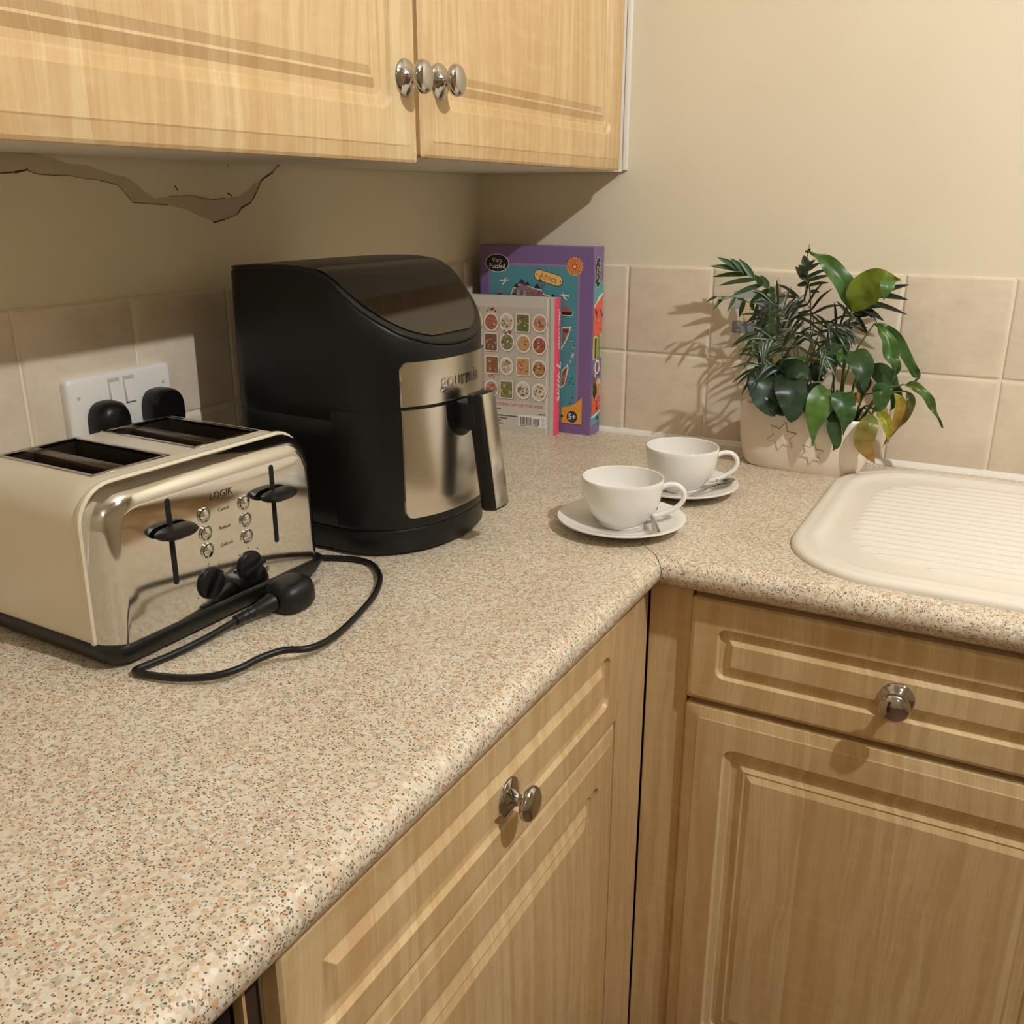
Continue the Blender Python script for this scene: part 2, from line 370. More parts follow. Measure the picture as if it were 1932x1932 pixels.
# flaking plaster above the tiles on the left wall
up = [(0,327),(28,324),(50,320),(68,328),(100,331),(130,331),(160,337),(188,340),(222,349),(238,366),(250,380),(290,384),(322,387),(338,392),(355,396),(378,408),(402,418),(425,414),(448,404),(462,390),(478,374),(486,358),(492,342)]
lo = [(478,347),(470,358),(452,370),(425,374),(402,376),(372,369),(340,371),(312,372),(292,374),(272,362),(258,348),(236,333),(218,331),(190,322),(165,312),(130,309),(92,296),(60,289),(0,289)]
pm = MB(); ring = [hit(x, y, 0, -0.005) for x, y in up + lo]
pm.loops([[p + Vector((-0.002, 0, 0)) for p in ring], [p + Vector((0.0006, 0, 0)) for p in ring]], False, True)
pm.build('plaster_patch', 'patch', wall_left)
cm = MB()
def crack(pts, wd):
    pts = [hit(x, y, 0, -0.0042) for x, y in pts]
    for a, b in zip(pts, pts[1:]):
        t = (b - a); n = Vector((0, -t.z, t.y)).normalized()*wd*random.uniform(.5, 1.2)
        cm.poly([a - n, b - n*.7, b + n*.7, a + n])
crack([(402,420),(425,414),(448,404),(455,392),(472,383),(478,374),(486,358),(493,341),(500,335),(515,325),(522,315),(532,308)], .0011)
crack(up[:10], .0005); crack([(0,327),(28,326),(50,321),(52,317)], .0009); crack([(238,366),(250,382),(290,385),(318,387)], .0005)
crack([(318,371),(345,369),(360,368),(378,374),(402,377),(425,373)], .0006); crack([(330,350),(336,360)], .0018); crack([(429,364),(438,370)], .0009); crack([(429,310),(431,316)], .001)
cm.build('crack', 'crack', wall_left)

# ------------------------------------------------------------------ worktops with rolled front edges
EDGE = 0.585; RN = 0.019; TH = 0.038
def nose(n=10):   # (distance from wall, z) of the rolled edge, top to bottom
    return [(EDGE - RN + RN*math.sin(PI*i/n), ZC - RN + RN*math.cos(PI*i/n)) for i in range(n+1)]
MX = 0.545
def worktop_left():
    mb = MB(); prof = [(0.0, ZC - TH), (0.0, ZC), (MX, ZC)] + nose() + [(MX, ZC - TH)]
    y1 = -1.90; rings = []
    rings.append([(x, y1, z) for x, z in prof])
    rings.append([(x, -max(x, MX) - 0.0009, z) for x, z in prof])
    mb.loops(rings, True, False)
    mb.poly([(x, -max(x, MX) - 0.0009, z) for x, z in prof if x >= MX])
    mb.box((0.0, -MX - 0.0009, ZC - TH), (MX - 0.0006, 0.0, ZC))
    return mb.build('worktop', 'laminate', None, 35)
def worktop_back():
    mb = MB(); prof = [(MX, ZC - TH), (MX, ZC)] + nose() + [(MX, ZC - TH)]
    prof = [(MX, ZC)] + nose() + [(MX, ZC - TH)]
    rings = [[(max(d, MX) + 0.0009, -d, z) for d, z in prof], [(1.61, -d, z) for d, z in prof]]
    mb.loops(rings, True, True)
    mb.box((MX + 0.0006, -MX, ZC - TH), (1.61, 0.0, ZC))
    return mb.build('worktop', 'laminate', None, 35)
tag(worktop_left(), 'speckled beige worktop run carrying the toaster and black air fryer', 'worktop', 'speckled worktops')
tag(worktop_back(), 'speckled beige worktop run that the white sink drainer is set into', 'worktop', 'speckled worktops')

# ------------------------------------------------------------------ cabinet fronts
DOOR_P = [(0, .018, .004), (0, .0055, .004), (.003, .0035, .006), (.016, .0008, .006), (.0175, 0, .006), (.052, 0, .016), (.055, .0045, .015), (.0625, .0055, .010),
          (.0645, .0080, .008), (.071, .0080, .004), (.080, .0030, .001), (.0825, .0036, .0006), (.0905, .0004, .0004)]
DRAW_P = [(0, .018, .004), (0, .0040, .004), (.0025, .0012, .006), (.006, 0, .007), (.035, 0, .012), (.0375, .0050, .011), (.0435, .0062, .006), (.0465, .0062, .001), (.0545, .0004, .0004)]
def front(O, U, V, N, w_, h_, prof, name, parent):
    O, U, V, N = Vector(O), Vector(U), Vector(V), Vector(N); mb = MB()
    rings = [[O + U*(x + w_/2) + V*(y + h_/2) - N*d for x, y in rrect(w_ - 2*i, h_ - 2*i, r, 6)] for i, d, r in prof]
    mb.loops(rings, True, True)
    return mb.build(name, 'wood', parent, None, world=True)
KNOB = [(0, 0), (.0195, 0), (.0195, .0012), (.0185, .0026), (.013, .0048), (.0075, .0085), (.0052, .0125), (.0055, .0150), (.009, .0172), (.0145, .0190), (.0170, .0215), (.0173, .0238), (.0160, .0268), (.0120, .0292), (.006, .0305), (0, .0308)]
def knob(p, N, parent, mat='nickel'):
    mb = MB(); mb.lathe(KNOB, p, N, 36, False)
    inv = parent.parent.matrix_basis
    return mb.build('knob', mat, parent, 40, world=False) if False else _kn(mb, parent)
def _kn(mb, door):
    base = door.parent.matrix_basis.inverted(); mb.v = [tuple(base @ Vector(p)) for p in mb.v]
    return mb.build('knob', 'nickel', door, 40)
X_, Y_, Z_ = (1, 0, 0), (0, 1, 0), (0, 0, 1)
# upper wall cabinet
t = thing('wall_cabinet', 'maple wall cabinet with two panelled doors and round metal knobs above the toaster', 'cabinet', (0.14, -0.65, 1.366))
c = MB(); c.box((0.0, -1.26, 1.366), (0.281, -0.001, 2.10)); c.build('carcass', 'melamine', t, world=True)
UX = 0.300
d1 = front((UX, -1.2510, 1.3600), Y_, Z_, X_, 0.5990, 0.722, DOOR_P, 'door', t)
d2 = front((UX, -0.6440, 1.3665), Y_, Z_, X_, 0.5960, 0.7155, DOOR_P, 'door', t)
knob((UX - .0004, -0.6775, 1.4450), X_, d1); knob((UX - .0004, -0.6095, 1.4480), X_, d2)
struct(MB().rbox((0.2815, -0.003, 1.368), (0.2900, 0.006, 2.10), .002, 2).build('trim_3', 'caulk', None, 50))
# base unit of the left run
LXP = 0.566; PL = 0.15
def base_left():
    t = thing('base_cabinet', 'maple base cabinet with drawer under the worktop edge, facing right', 'cabinet', (0.28, -0.95, 0))
    c = MB(); c.box((0.02, -1.246, PL), (LXP - .0195, -0.657, ZC - TH)); c.box((0.02, -1.246, 0.0), (0.45, -0.657, PL)); c.build('carcass', 'melamine', t, world=True)
    dr = front((LXP, -1.2460, 0.7245), Y_, Z_, X_, 0.5890, 0.1375, DRAW_P, 'drawer', t)
    do = front((LXP, -1.2460, 0.155), Y_, Z_, X_, 0.5860, 0.5645, DOOR_P, 'door', t)
    knob((LXP - .0004, -0.9370, 0.7885), X_, dr); knob((LXP - .0004, -1.205, 0.655), X_, do)
    return t
base_left()
tag(MB().rbox((0.535, -0.655, PL), (0.5615, -0.5580, ZC - TH), .001, 1).build('filler_panel', 'wood'), 'narrow pale corner filler panel beside the left base cabinet drawer', 'panel', 'corner filler panels')
# base units of the back run
BYP = -0.567
def base_back(x0, wd, label):
    t = thing('base_cabinet', label, 'cabinet', (x0 + wd/2, -0.28, 0), 0)
    c = MB(); c.box((x0, BYP + .0195, PL), (x0 + wd, -0.02, ZC - TH)); c.box((x0, -0.45, 0), (x0 + wd, -0.02, PL)); c.build('carcass', 'melamine', t, world=True)
    dr = front((x0, BYP, 0.7245), X_, Z_, (0, -1, 0), wd - .003, 0.1375, DRAW_P, 'drawer', t)
    do = front((x0, BYP, 0.155), X_, Z_, (0, -1, 0), wd - .003, 0.5620, DOOR_P, 'door', t)
    knob((x0 + wd/2 - .0015, BYP + .0004, 0.7865), (0, -1, 0), dr); knob((x0 + wd - .03, BYP + .0004, 0.670), (0, -1, 0), do)
    return t
base_back(0.6195, 0.490, 'maple base cabinet with drawer below the white sink drainer')
base_back(1.113, 0.490, 'maple base cabinet out at the far right under the sink')
tag(MB().rbox((0.5630, -0.556, PL), (0.6180, -0.530, ZC - TH), .001, 1).build('filler_panel', 'wood'), 'narrow shaded corner filler panel beside the sink base cabinet', 'panel', 'corner filler panels')
struct(MB().box((0.47, -1.27, 0), (0.486, -0.47, PL - .001)).build('baseboard_left', 'plinth'))
struct(MB().box((0.486, -0.486, 0), (1.603, -0.47, PL - .001)).build('baseboard_back', 'plinth'))
# black box added to stand for the dark void left of the base unit
t = thing('void_box', 'black box standing in for the dark void beside the left base cabinet', 'appliance', (0.27, -1.58, 0))
MB().rbox((0.03, -1.87, 0.02), (0.525, -1.2680, 0.862), .004, 2).build('body', 'void', t, world=True)
MB().rbox((0.526, -1.868, 0.10), (0.545, -1.2700, 0.858), .004, 2).build('door', 'black', t, world=True)  # front slab of the stand-in box
for yy in (-1.83, -1.32): MB().lathe([(.02, 0), (.02, .02)], (0.08, yy, 0), n=12).build('foot', 'black', t, world=True)
for yy in (-1.83, -1.32): MB().lathe([(.02, 0), (.02, .02)], (0.48, yy, 0), n=12).build('foot', 'black', t, world=True)
t = thing('end_panel', 'left base cabinet side with its shade painted dark brown and pale edge strip', 'panel', (0.28, -1.262, 0))
MB().box((0.02, -1.2620, 0.0), (0.546, -1.2475, ZC - TH)).build('board', 'shaded_side', t, world=True)  # dark brown carries the deep shade on the cabinet's side
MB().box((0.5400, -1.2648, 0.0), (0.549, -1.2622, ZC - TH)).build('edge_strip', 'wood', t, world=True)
tag(MB().box((0.02, -1.90, 0), (0.546, -1.880, ZC - TH)).build('end_panel', 'wood'), 'maple end panel at the near end of the worktop', 'panel')

# ------------------------------------------------------------------ double socket and plugs
t = thing('double_socket', 'white double wall socket with two rocker switches behind the toaster', 'socket', (0.0, -0.857, 1.046))
fp = MB(); rings = []
for i, d in ((0, -0.0002), (0, .0075), (.0012, .0098), (.004, .0110)):
    rings.append([(d, -0.857 + x, 1.089 + y) for x, y in rrect(.147 - 2*i, .086 - 2*i, .006, 4)])
fp.loops(rings, True, True).build('face_plate', 'white_plastic', t, 40, world=True)
for yy in (-0.8685, -0.8475):
    MB().box((0.0105, yy - .0078, 1.0945), (0.0113, yy + .0078, 1.1255)).build('switch_surround', 'grey_plastic', t, world=True)
    sw = MB(); sw.loops([[(x, yy - .0068, z) for x, z in ((.0108, 1.096), (.0148, 1.096), (.0118, 1.121), (.0108, 1.121))], [(x, yy + .0068, z) for x, z in ((.0108, 1.096), (.0148, 1.096), (.0118, 1.121), (.0108, 1.121))]], True, True)
    sw.build('switch', 'white_plastic', t, world=True)
for yy in (-0.917, -0.797): MB().lathe([(.0022, 0), (.0022, .0006)], (0.0108, yy, 1.110), (1, 0, 0), 10).build('screw', 'grey_plastic', t, world=True)
def wall_plug(y, z, label, rounded):
    t = thing('plug', label, 'plug', (0.0114, y, z - .026), 0, 'plugs in the wall socket')
    mb = MB(); rings = []
    for d, s_ in ((0, .96), (.004, 1.0), (.017, 1.0 if not rounded else .96), (.023, .97 if not rounded else .82), (.0265, .90 if not rounded else .60)):
        ring = []
        for i in range(28):
            a = 2*PI*i/28; c, q = math.cos(a), math.sin(a); n = 2.6 if q > 0 else 3.5
            ring.append((0.0114 + d, y + .0225*s_*math.copysign(abs(c)**(2/n), c), z + .026*s_*math.copysign(abs(q)**(2/n), q)))
        rings.append(ring)
    mb.loops(rings, True, True).build('plug_body', 'black_satin', t, 35, world=True)
    MB().tube([(0.022, y, z - .024), (0.022, y, z - .034), (0.022, y, z - .048)], [.006, .0055, .0042], 10).build('strain_relief', 'black', t, 40, world=True)
    cab = catmull([(0.022, y, z - .046), (0.022, y + .002, z - .085), (0.020, y + .008, ZC + .035), (0.030, y + .035, ZC + .0034), (0.034, y + .07, ZC + .0034)], 16)
    MB().tube(cab, .0032, 8).build('cable', 'black', t, 60, world=True)
wall_plug(-0.888, 1.078, 'black rounded plug in the left half of the wall socket', True)
wall_plug(-0.812, 1.080, 'black flat-faced plug in the right half of the wall socket', False)

# ------------------------------------------------------------------ toaster (local frame: X towards the viewer's side, face plane at X = 0)
T = thing('toaster', 'cream four-slice toaster with polished chrome control panel', 'toaster', (0.2520, -0.9525, ZC), math.radians(-2.0))
HW, HT, ZB, RC = 0.1405, 0.1705, 0.022, 0.036
def t_outline(ins=0.0, extra=()):
    """open outline in (Y,Z) from bottom left over the top to bottom right"""
    w_, h_, r = HW - ins, HT - ins, RC - ins*0.6
    pts = [(-w_ - .002, ZB), (-w_ - .0012, ZB + .05)]
    pts += [(-w_ + r - r*math.cos(a), h_ - r + r*math.sin(a)) for a in [PI/2*i/8 for i in range(9)]]
    pts += [(y, h_) for y in extra]
    pts += [(w_ - r + r*math.sin(a), h_ - r + r*math.cos(a)) for a in [PI/2*i/8 for i in range(9)]]
    pts += [(w_ + .0012, ZB + .05), (w_ + .002, ZB)]
    return pts
XB, XF = -0.206, -0.027; OX0, OX1 = -0.193, -0.052
OY = [(-.1020, -.0180), (.0180, .1020)]
ol = t_outline(0.0, (-.1020, -.0180, .0180, .1020)); nO = 2 + 9
mb = MB(); stn = [(XB + .0, .012), (XB + .004, .004), (XB + .011, .0), (OX0, 0), (OX1, 0), (XF, 0), (XF + .0022, .0012)]
idx = []
for x, ins in stn:
    o_ = t_outline(ins, (-.1020, -.0180, .0180, .1020)); idx.append([mb.vert((x, y, z)) for y, z in o_])
for k in range(len(stn) - 1):
    for i in range(len(ol) - 1):
        if stn[k][0] == OX0 and i in (nO, nO + 2): continue
        mb.f.append([idx[k][i], idx[k][i+1], idx[k+1][i+1], idx[k+1][i]])
mb.f.append(list(idx[0]))
mb.build('cream_body', 'cream', T, 40)
# chrome cap: rolls from the cream edge onto the flat face
mb = MB(); rings = []
for i in range(9):
    a = PI/2*i/8; rings.append([(XF + .0005 + .0265*math.sin(a), y, z) for y, z in t_outline(.0006 + .021*(1 - math.cos(a)))])
mb.loops(rings, False, True, closed=False); mb.build('chrome_panel', 'chrome', T, 50)
mb = MB(); prof = t_outline(-.0022)  # cream lip between body and chrome
mb.loops([[(XF - .003, y, z) for y, z in t_outline(.0)], [(XF - .003, y, z) for y, z in t_outline(-.0016)], [(XF + .001, y, z) for y, z in t_outline(-.0016)], [(XF + .0025, y, z) for y, z in t_outline(.001)]], False, False, False)
mb.build('cream_lip', 'cream', T, 50)
mb = MB(); rings = []
for z, o_ in ((0.003, -.006), (.006, -.002), (.018, .0035), (.022, .0035), (.0235, .001)):
    rings.append([(-.103 + x, y, z) for x, y in rrect(.207 + 2*o_, 2*HW + .004 + 2*o_, .02, 5)])
mb.loops(rings, True, True).build('base', 'black', T, 40)
for sx in (-.18, -.03):
    for sy in (-.11, .11): MB().lathe([(.009, 0), (.009, .004)], (sx, sy, 0), n=12).build('foot', 'black', T)
for (a, b) in OY:
    mb = MB()   # well under each opening
    for lo, hi in (((OX0, a), (OX0 + .0015, b)), ((OX1 - .0015, a), (OX1, b)), ((OX0, a), (OX1, a + .0015)), ((OX0, b - .0015), (OX1, b))):
        mb.box((lo[0], lo[1], .050), (hi[0], hi[1], HT - .0005))
    mb.box((OX0, a, .045), (OX1, b, .050)); mb.build('slot_well', 'darkmetal', T)
    mb = MB(); h2 = HT + .0012
    for lo, hi in (((OX0 - .003, a - .003), (OX0 + .002, b + .003)), ((OX1 - .002, a - .003), (OX1 + .003, b + .003)), ((OX0, a - .003), (OX1, a + .002)), ((OX0, b - .002), (OX1, b + .003))):
        mb.rbox((lo[0], lo[1], HT - .003), (hi[0], hi[1], h2), .0006, 1)
    mb.build('slot_frame', 'nickel', T, 40)
    cy = (a + b)/2
    MB().rbox((OX0 + .001, cy - .0075, HT - .022), (OX1 - .001, cy + .0075, HT - .0035), .002, 2).build('slot_divider', 'darkmetal', T, 40)
    for yy in (cy - .026, cy + .026):
        mb = MB(); mb.rbox((OX0 + .004, yy - .006, HT - .030), (OX0 + .014, yy + .006, HT - .014), .002, 2); mb.build('bread_guide', 'nickel', T, 40)
        for zz in (HT - .05, HT - .075):
            mb = MB()
            for s_ in (-.012, .012): mb.tube([(OX0 + .004, yy + s_, zz), (OX1 - .004, yy + s_, zz)], .0011, 6)
            mb.build('wire_guide', 'darkmetal', T, 60)
for yy in (-.066, .069):
    mb = MB(); mb.loops([[(-.0001, yy + x, .1045 + y) for x, y in rrect(.0058, .086, .0028, 4)], [(.0005, yy + x, .1045 + y) for x, y in rrect(.0058, .086, .0028, 4)]], False, True)
    mb.build('lever_track', 'void', T)
    mb = MB(); ring = []
    prof = [(.004, -.0058), (.010, -.0062), (.019, -.0045), (.0225, -.0012), (.0225, .0012), (.018, .0042), (.010, .0058), (.004, .0056)]
    rings = []
    for k in range(13):
        u = -1 + 2*k/12; s_ = max(0.06, (1 - abs(u)**3)**.5)
        rings.append([(.0035 + (x - .0035)*(.35 + .65*s_), yy + .0215*u, .1170 + z*(.3 + .7*s_)) for x, z in prof])
    mb.loops(rings, True, True).build('lever', 'black', T, 45)
    MB().box((0.0002, yy - .0022, .112), (.010, yy + .0022, .122)).build('lever_stem', 'black', T)
for yy, ang in ((-.0255, -1.0), (.0275, -.25)):
    kb = MB().lathe([(0, .0001), (.0165, .0001), (.0165, .0012), (.0158, .0030), (.0150, .0036), (0, .0038)], (0, yy, .0485), (1, 0, 0), 32, False).build('browning_knob', 'black_satin', T, 40)
    mb = MB(); c, q = math.cos(ang), math.sin(ang)
    xf = Matrix.Translation((.0036, yy, .0485)) @ Matrix.Rotation(-ang, 4, 'X')
    mb.rbox((-.002, -.0150, -.0026), (.0062, .0150, .0026), .0012, 2, xf); mb.build('grip', 'black_satin', kb, 40)
for yy, zs in ((-.0255, (.1195, .1010, .0830)), (.0272, (.1180, .0995, .0815))):
    for zz in zs:
        bt = MB().lathe([(.0078, 0), (.0078, .0012), (.0070, .0018), (.0062, .0006)], (0, yy, zz), (1, 0, 0), 24, False).build('button', 'chrome', T, 30)
        MB().lathe([(0, .0004), (.0058, .0004), (.0058, .0022), (.0042, .0030), (0, .0032)], (0, yy, zz), (1, 0, 0), 20, False).build('button_cap', 'chrome', bt, 40)
de = Decal((0, 0, 0), (0, 1, 0), (0, 0, 1), (1, 0, 0), .0003)
de.text('LOGIK', -.001, .1345, .0105, rgb(30, 26, 22), 1, 0, .95)
for s_, zz in (('Cancel', .119), ('Reheat', .1), ('Defrost', .082)): de.text(s_, .0, zz, .0052, rgb(70, 58, 46), 1)
for yy in (-.0255, .0275):
    for k in range(7):
        a = math.radians(210 - 40*k); de.ell(yy + .020*math.cos(a), .0485 + .020*math.sin(a), .0007, .0007, rgb(90, 40, 30), 1, 8)
de.mb.build('printed_marks', 'print', T)

# loose mains lead in front of the toaster
t = thing('power_cord', 'black mains cable with three-pin plug lying in front of the toaster', 'cable', (0.30, -0.95, ZC))
cp = [(606, 1052, .004), (640, 1053, .004), (676, 1056, .004), (704, 1066, .004), (717, 1090, .005), (708, 1120, .006), (688, 1146, .007), (655, 1180, .008), (620, 1208, .010), (580, 1224, .012), (535, 1227, .013), (490, 1242, .012),
      (450, 1262, .010), (400, 1276, .008), (340, 1279, .006), (285, 1274, .005), (255, 1266, .004)]
pts = [hit(x, y, 2, ZC + z) for x, y, z in cp] + [Vector((0.2625, -1.071, ZC + .0042)), Vector((0.2680, -1.045, ZC + .0050)), Vector((0.2735, -1.010, ZC + .0075)), Vector((0.2760, -0.972, ZC + .011))]
pts = [Vector((max(p.x, .2600) if p.y < -.80 else p.x, p.y, p.z)) for p in pts]
MB().tube(catmull(pts, 110), .0034, 10).build('cable', 'black', t, 60, world=True)
nk = Vector((0.2760, -0.972, ZC + .0112)); pc = Vector((0.2850, -0.906, ZC + .0165)); ax = (pc - nk).normalized()
mb = MB(); mb.tube([nk - ax*.002, nk + ax*.004, nk + ax*.006, nk + ax*.011, nk + ax*.013, nk + ax*.019, nk + ax*.021, nk + ax*.045], [.0052, .0056, .0046, .0060, .0050, .0068, .0058, .0098], 12)
mb.build('strain_relief', 'black', t, 40, world=True)
mb = MB(); yaw = math.atan2(ax.y, ax.x); rings = []
xf = Matrix.Translation(pc) @ Matrix.Rotation(yaw, 4, 'Z') @ Matrix.Rotation(math.radians(-8), 4, 'Y')
for d, s_ in ((-.0150, .86), (-.011, .98), (.002, 1.0), (.009, .93), (.0140, .70), (.0155, .35)):
    ring = []
    for i in range(28):
        a = 2*PI*i/28; c, q = math.cos(a), math.sin(a); n = 2.3 if c > 0 else 3.2
        ring.append(xf @ Vector((.004 + .0245*s_*math.copysign(abs(c)**(2/n), c), .0225*s_*math.copysign(abs(q)**(2/n), q), d)))
    rings.append(ring)
pg = mb.loops(rings, True, True).build('plug', 'black', t, 40, world=True)
for lo, hi in (((.030, -.002, -.008), (.044, .002, -.001)), ((.008, .022, -.010), (.014, .034, -.006)), ((-.008, .022, -.010), (-.002, .034, -.006))):
    mb = MB(); mb.rbox(lo, hi, .0008, 1, xf); base = t.matrix_basis.inverted(); mb.v = [tuple(base @ Vector(p)) for p in mb.v]; mb.build('pin', 'nickel', pg)

# ------------------------------------------------------------------ air fryer (local frame: X towards front, front centre of body at X = 0)
F = thing('air_fryer', 'tall black air fryer with brushed steel front panels and drawer handle', 'air fryer', (0.337, -0.634, ZC), math.radians(-2.0))
FW, FD, FB, FN = 0.1235, 0.100, -0.262, 2.2
def f_plan(k=28):
    out = []
    for i in range(2*k + 1):
        ph = -PI/2 + PI*i/(2*k); c, q = math.cos(ph), math.sin(ph)
        out.append((-FD + FD*max(c, 0)**(2/FN), FW*math.copysign(abs(q)**(2/FN), q)))
    for i in range(1, 6): out.append((-FD + (FB + .03 + FD)*i/6, FW))
    for i in range(9):
        a = PI/2*i/8; out.append((FB + .03 - .03*math.sin(a), FW - .03 + .03*math.cos(a)))
    for i in range(1, 6): out.append((FB, (FW - .03)*(1 - 2*i/6)))
    for i in range(9):
        a = PI/2*i/8; out.append((FB + .03 - .03*math.cos(a), -FW + .03 - .03*math.sin(a)))
    for i in range(1, 6): out.append((FB + .03 + (-FD - FB - .03)*i/6, -FW))
    return out
ZTP = [(-.27, .335), (-.20, .3395), (-.150, .3405), (-.125, .3385), (-.105, .333), (-.090, .3245), (-.058, .2960), (-.025, .2690), (.0, .2510), (.02, .240)]
def ztop(x):
    for (a, za), (b, zb) in zip(ZTP, ZTP[1:]):
        if x <= b: return za + (zb - za)*max(0, (x - a))/(b - a)
    return ZTP[-1][1]
def f_front(y, ):      # X of the front surface at offset y
    return -FD + FD*max(0, 1 - abs(y/FW)**FN)**(1/FN)
PLN = f_plan(); CX = -.115
def sc(p, s_): return (CX + (p[0] - CX)*s_, p[1]*s_)
def f_taper(z): return 0.972 + 0.028*min(1, z/.06) - 0.012*max(0, (z - .17)/.17)
mb = MB(); rings = []
for z, e in ((.004, -.004), (.007, .012), (.032, .004)): rings.append([(*sc(p, f_taper(z) + e), z) for p in PLN])
rings.append([(*sc(p, f_taper(.033) - .010), .0335) for p in PLN])
mb.loops(rings, True, False).build('base', 'black_satin', F, 40)
mb = MB(); rings = []
for z in (.0335, .035, .06, .10, .14, .1655): rings.append([(*sc(p, f_taper(z) - (.010 if z < .034 else 0)), z) for p in PLN])
rings.append([(*sc(p, f_taper(.166) - .006), .1665) for p in PLN]); rings.append([(*sc(p, f_taper(.168)), .1680) for p in PLN])
for fr in (.15, .4, .7, 1.0):
    ring = []
    for p in PLN:
        zt = ztop(p[0]) - .0075; z = .168 + (zt - .168)*fr; ring.append((*sc(p, f_taper(z)), z))
    rings.append(ring)
rings.append([(*sc(p, f_taper(ztop(p[0])) - .012), ztop(p[0]) - .0035) for p in PLN])
mb.loops(rings, False, False).build('body', 'black_satin', F, 45)
mb = MB(); rings = []
for s_, dz in ((.955, -.0055), (.975, -.0052), (.984, -.0035), (.984, -.0012), (.972, 0), (.93, 0), (.8, 0), (.6, 0), (.4, 0), (.2, 0), (.02, 0)):
    rings.append([(*sc(p, s_), ztop(sc(p, s_)[0]) + dz) for p in PLN])
mb.loops(rings, False, True).build('lid', 'black_satin', F, 38)
mb = MB(); rows = []
for i in range(25):
    x = -.118 + (.118 - .012)*i/24
    hw = (FW*(1 - max(0, (x + .008 + FD)/FD)**FN)**(1/FN) if x + .008 > -FD else FW)*.945
    rows.append([(x, hw*u, ztop(x) + .0014) for u in [-1 + 2*j/16 for j in range(17)]])
mb.loops(rows, False, False, False)
mb.build('display_panel', 'black_gloss', F, 60)
def shell(y0, y1, zfun0, zfun1, off, n, m, edge=.0012):
    """curved plate following the front between offsets y0..y1"""
    mb = MB(); g = []
    for j in range(m + 1):
        row = []
        for i in range(n + 1):
            y = y0 + (y1 - y0)*i/n; z = zfun0(y) + (zfun1(y) - zfun0(y))*j/m; s_ = f_taper(z)
            x = f_front(y); row.append((CX + (x - CX)*s_ + off, y*s_, z))
        g.append(row)
    mb.loops(g, False, False, False)
    b = [g[0][i] for i in range(n + 1)] + [g[j][n] for j in range(1, m + 1)] + [g[m][i] for i in range(n - 1, -1, -1)] + [g[j][0] for j in range(m - 1, 0, -1)]
    mb.loops([b, [(x - off - .003, y, z) for x, y, z in b]], False, False, True)
    return mb
# drawer: wraps round to the sides
mb = MB(); ids = [p for p in PLN if p[0] > -.100]
ids = sorted(ids, key=lambda p: p[1]); rings = []
for z, e in ((.0375, .995), (.0380, 1.006), (.0405, 1.0085), (.10, 1.0085), (.176, 1.0085), (.1785, 1.006), (.179, .995)): rings.append([(*sc(p, f_taper(z)*e), z) for p in ids])
mb.loops(rings, False, False, False).build('drawer', 'black_satin', F, 40)
PW = 0.0885
def rc(y, r, d):   # corner rounding of plate edges
    a = abs(y) - (PW - r)
    return d*(r - math.sqrt(max(0, r*r - a*a))) if a > 0 else 0
shell(-PW, PW, lambda y: .1835, lambda y: .2345 - rc(y, .008, 1), .0030, 48, 3).build('control_panel', 'steel', F, 40)
def notch(y):
    return .1795 if abs(y) >= .034 else .170 - math.sqrt(max(0, .034**2 - y*y))
shell(-PW, PW, lambda y: .0475 + rc(y, .008, 1), notch, .0032, 72, 4).build('drawer_panel', 'steel', F, 40)
mb = MB(); vs, fs = text2d('gourmia', .0245, .0004); b = len(mb.v)
for x, y in vs:
    yy = x*1.02; z = .2075 + y; s_ = f_taper(z); mb.vert((CX + (f_front(yy) - CX)*s_ + .0036, yy*s_, z))
for f in fs: mb.f.append([b + i for i in f])
mb.build('lettering', 'nickel', F)
h_ = MB(); h_.rbox((-.006, -.0165, .146), (.032, .0165, .1820), .005, 3); h_.build('handle_bracket', 'black', F, 40)
sl = math.atan2(.021, .150)
xf = Matrix.Translation((.0300, 0, .190)) @ Matrix.Rotation(-sl, 4, 'Y')
h_ = MB(); h_.rbox((-.014, -.0160, -.143), (.0085, .0160, .003), .005, 3, xf); hd = h_.build('handle', 'black', F, 40)
h_ = MB(); h_.rbox((.0075, -.0138, -.139), (.0098, .0138, .0005), .0009, 2, xf); h_.build('handle_trim', 'steel', hd, 40)
for sx, sy in ((-.06, -.085), (-.06, .085), (-.22, -.085), (-.22, .085)): MB().lathe([(.012, 0), (.012, .005)], (sx, sy, 0), n=14).build('foot', 'black', F)

# ------------------------------------------------------------------ puzzle box and cook book
BX = thing('puzzle_box', 'purple puzzle box with illustrated map standing against the tiled wall', 'box', (0.1415, -0.0285, ZC))
MB().rbox((.027, -.0510, ZC), (.2560, -.0080, 1.2430), .0008, 1).build('lid', 'card', BX, world=True)
W_ = rgb(238, 232, 222); K_ = rgb(28, 26, 26); TEAL = rgb(82, 150, 160); TEAL2 = rgb(88, 160, 164)
de = Decal((0, -.0510, 0), X_, Z_, (0, -1, 0), .00018)
de.rect(.0455, .930, .2300, 1.2125, rgb(150, 126, 170), 1); de.rect(.0495, .935, .2255, 1.2075, TEAL, 2)
for i in range(9): de.rect(.0495, .94 + i*.028, .2255, .9405 + i*.028, rgb(80, 150, 160), 3)
def ell_txt(x, y, rx, ry, a, b, sz):
    de.ell(x, y, rx + .0012, ry + .0012, W_, 5, 32); de.ell(x, y, rx, ry, K_, 6, 32); de.text(a, x, y + ry*.34, sz, W_, 7, 0, .95); de.text(b, x, y - ry*.38, sz, W_, 7, 0, .95)
ell_txt(.0640, 1.2113, .0235, .0150, 'Very', 'Puzzled', .0115)
r_ = -.23
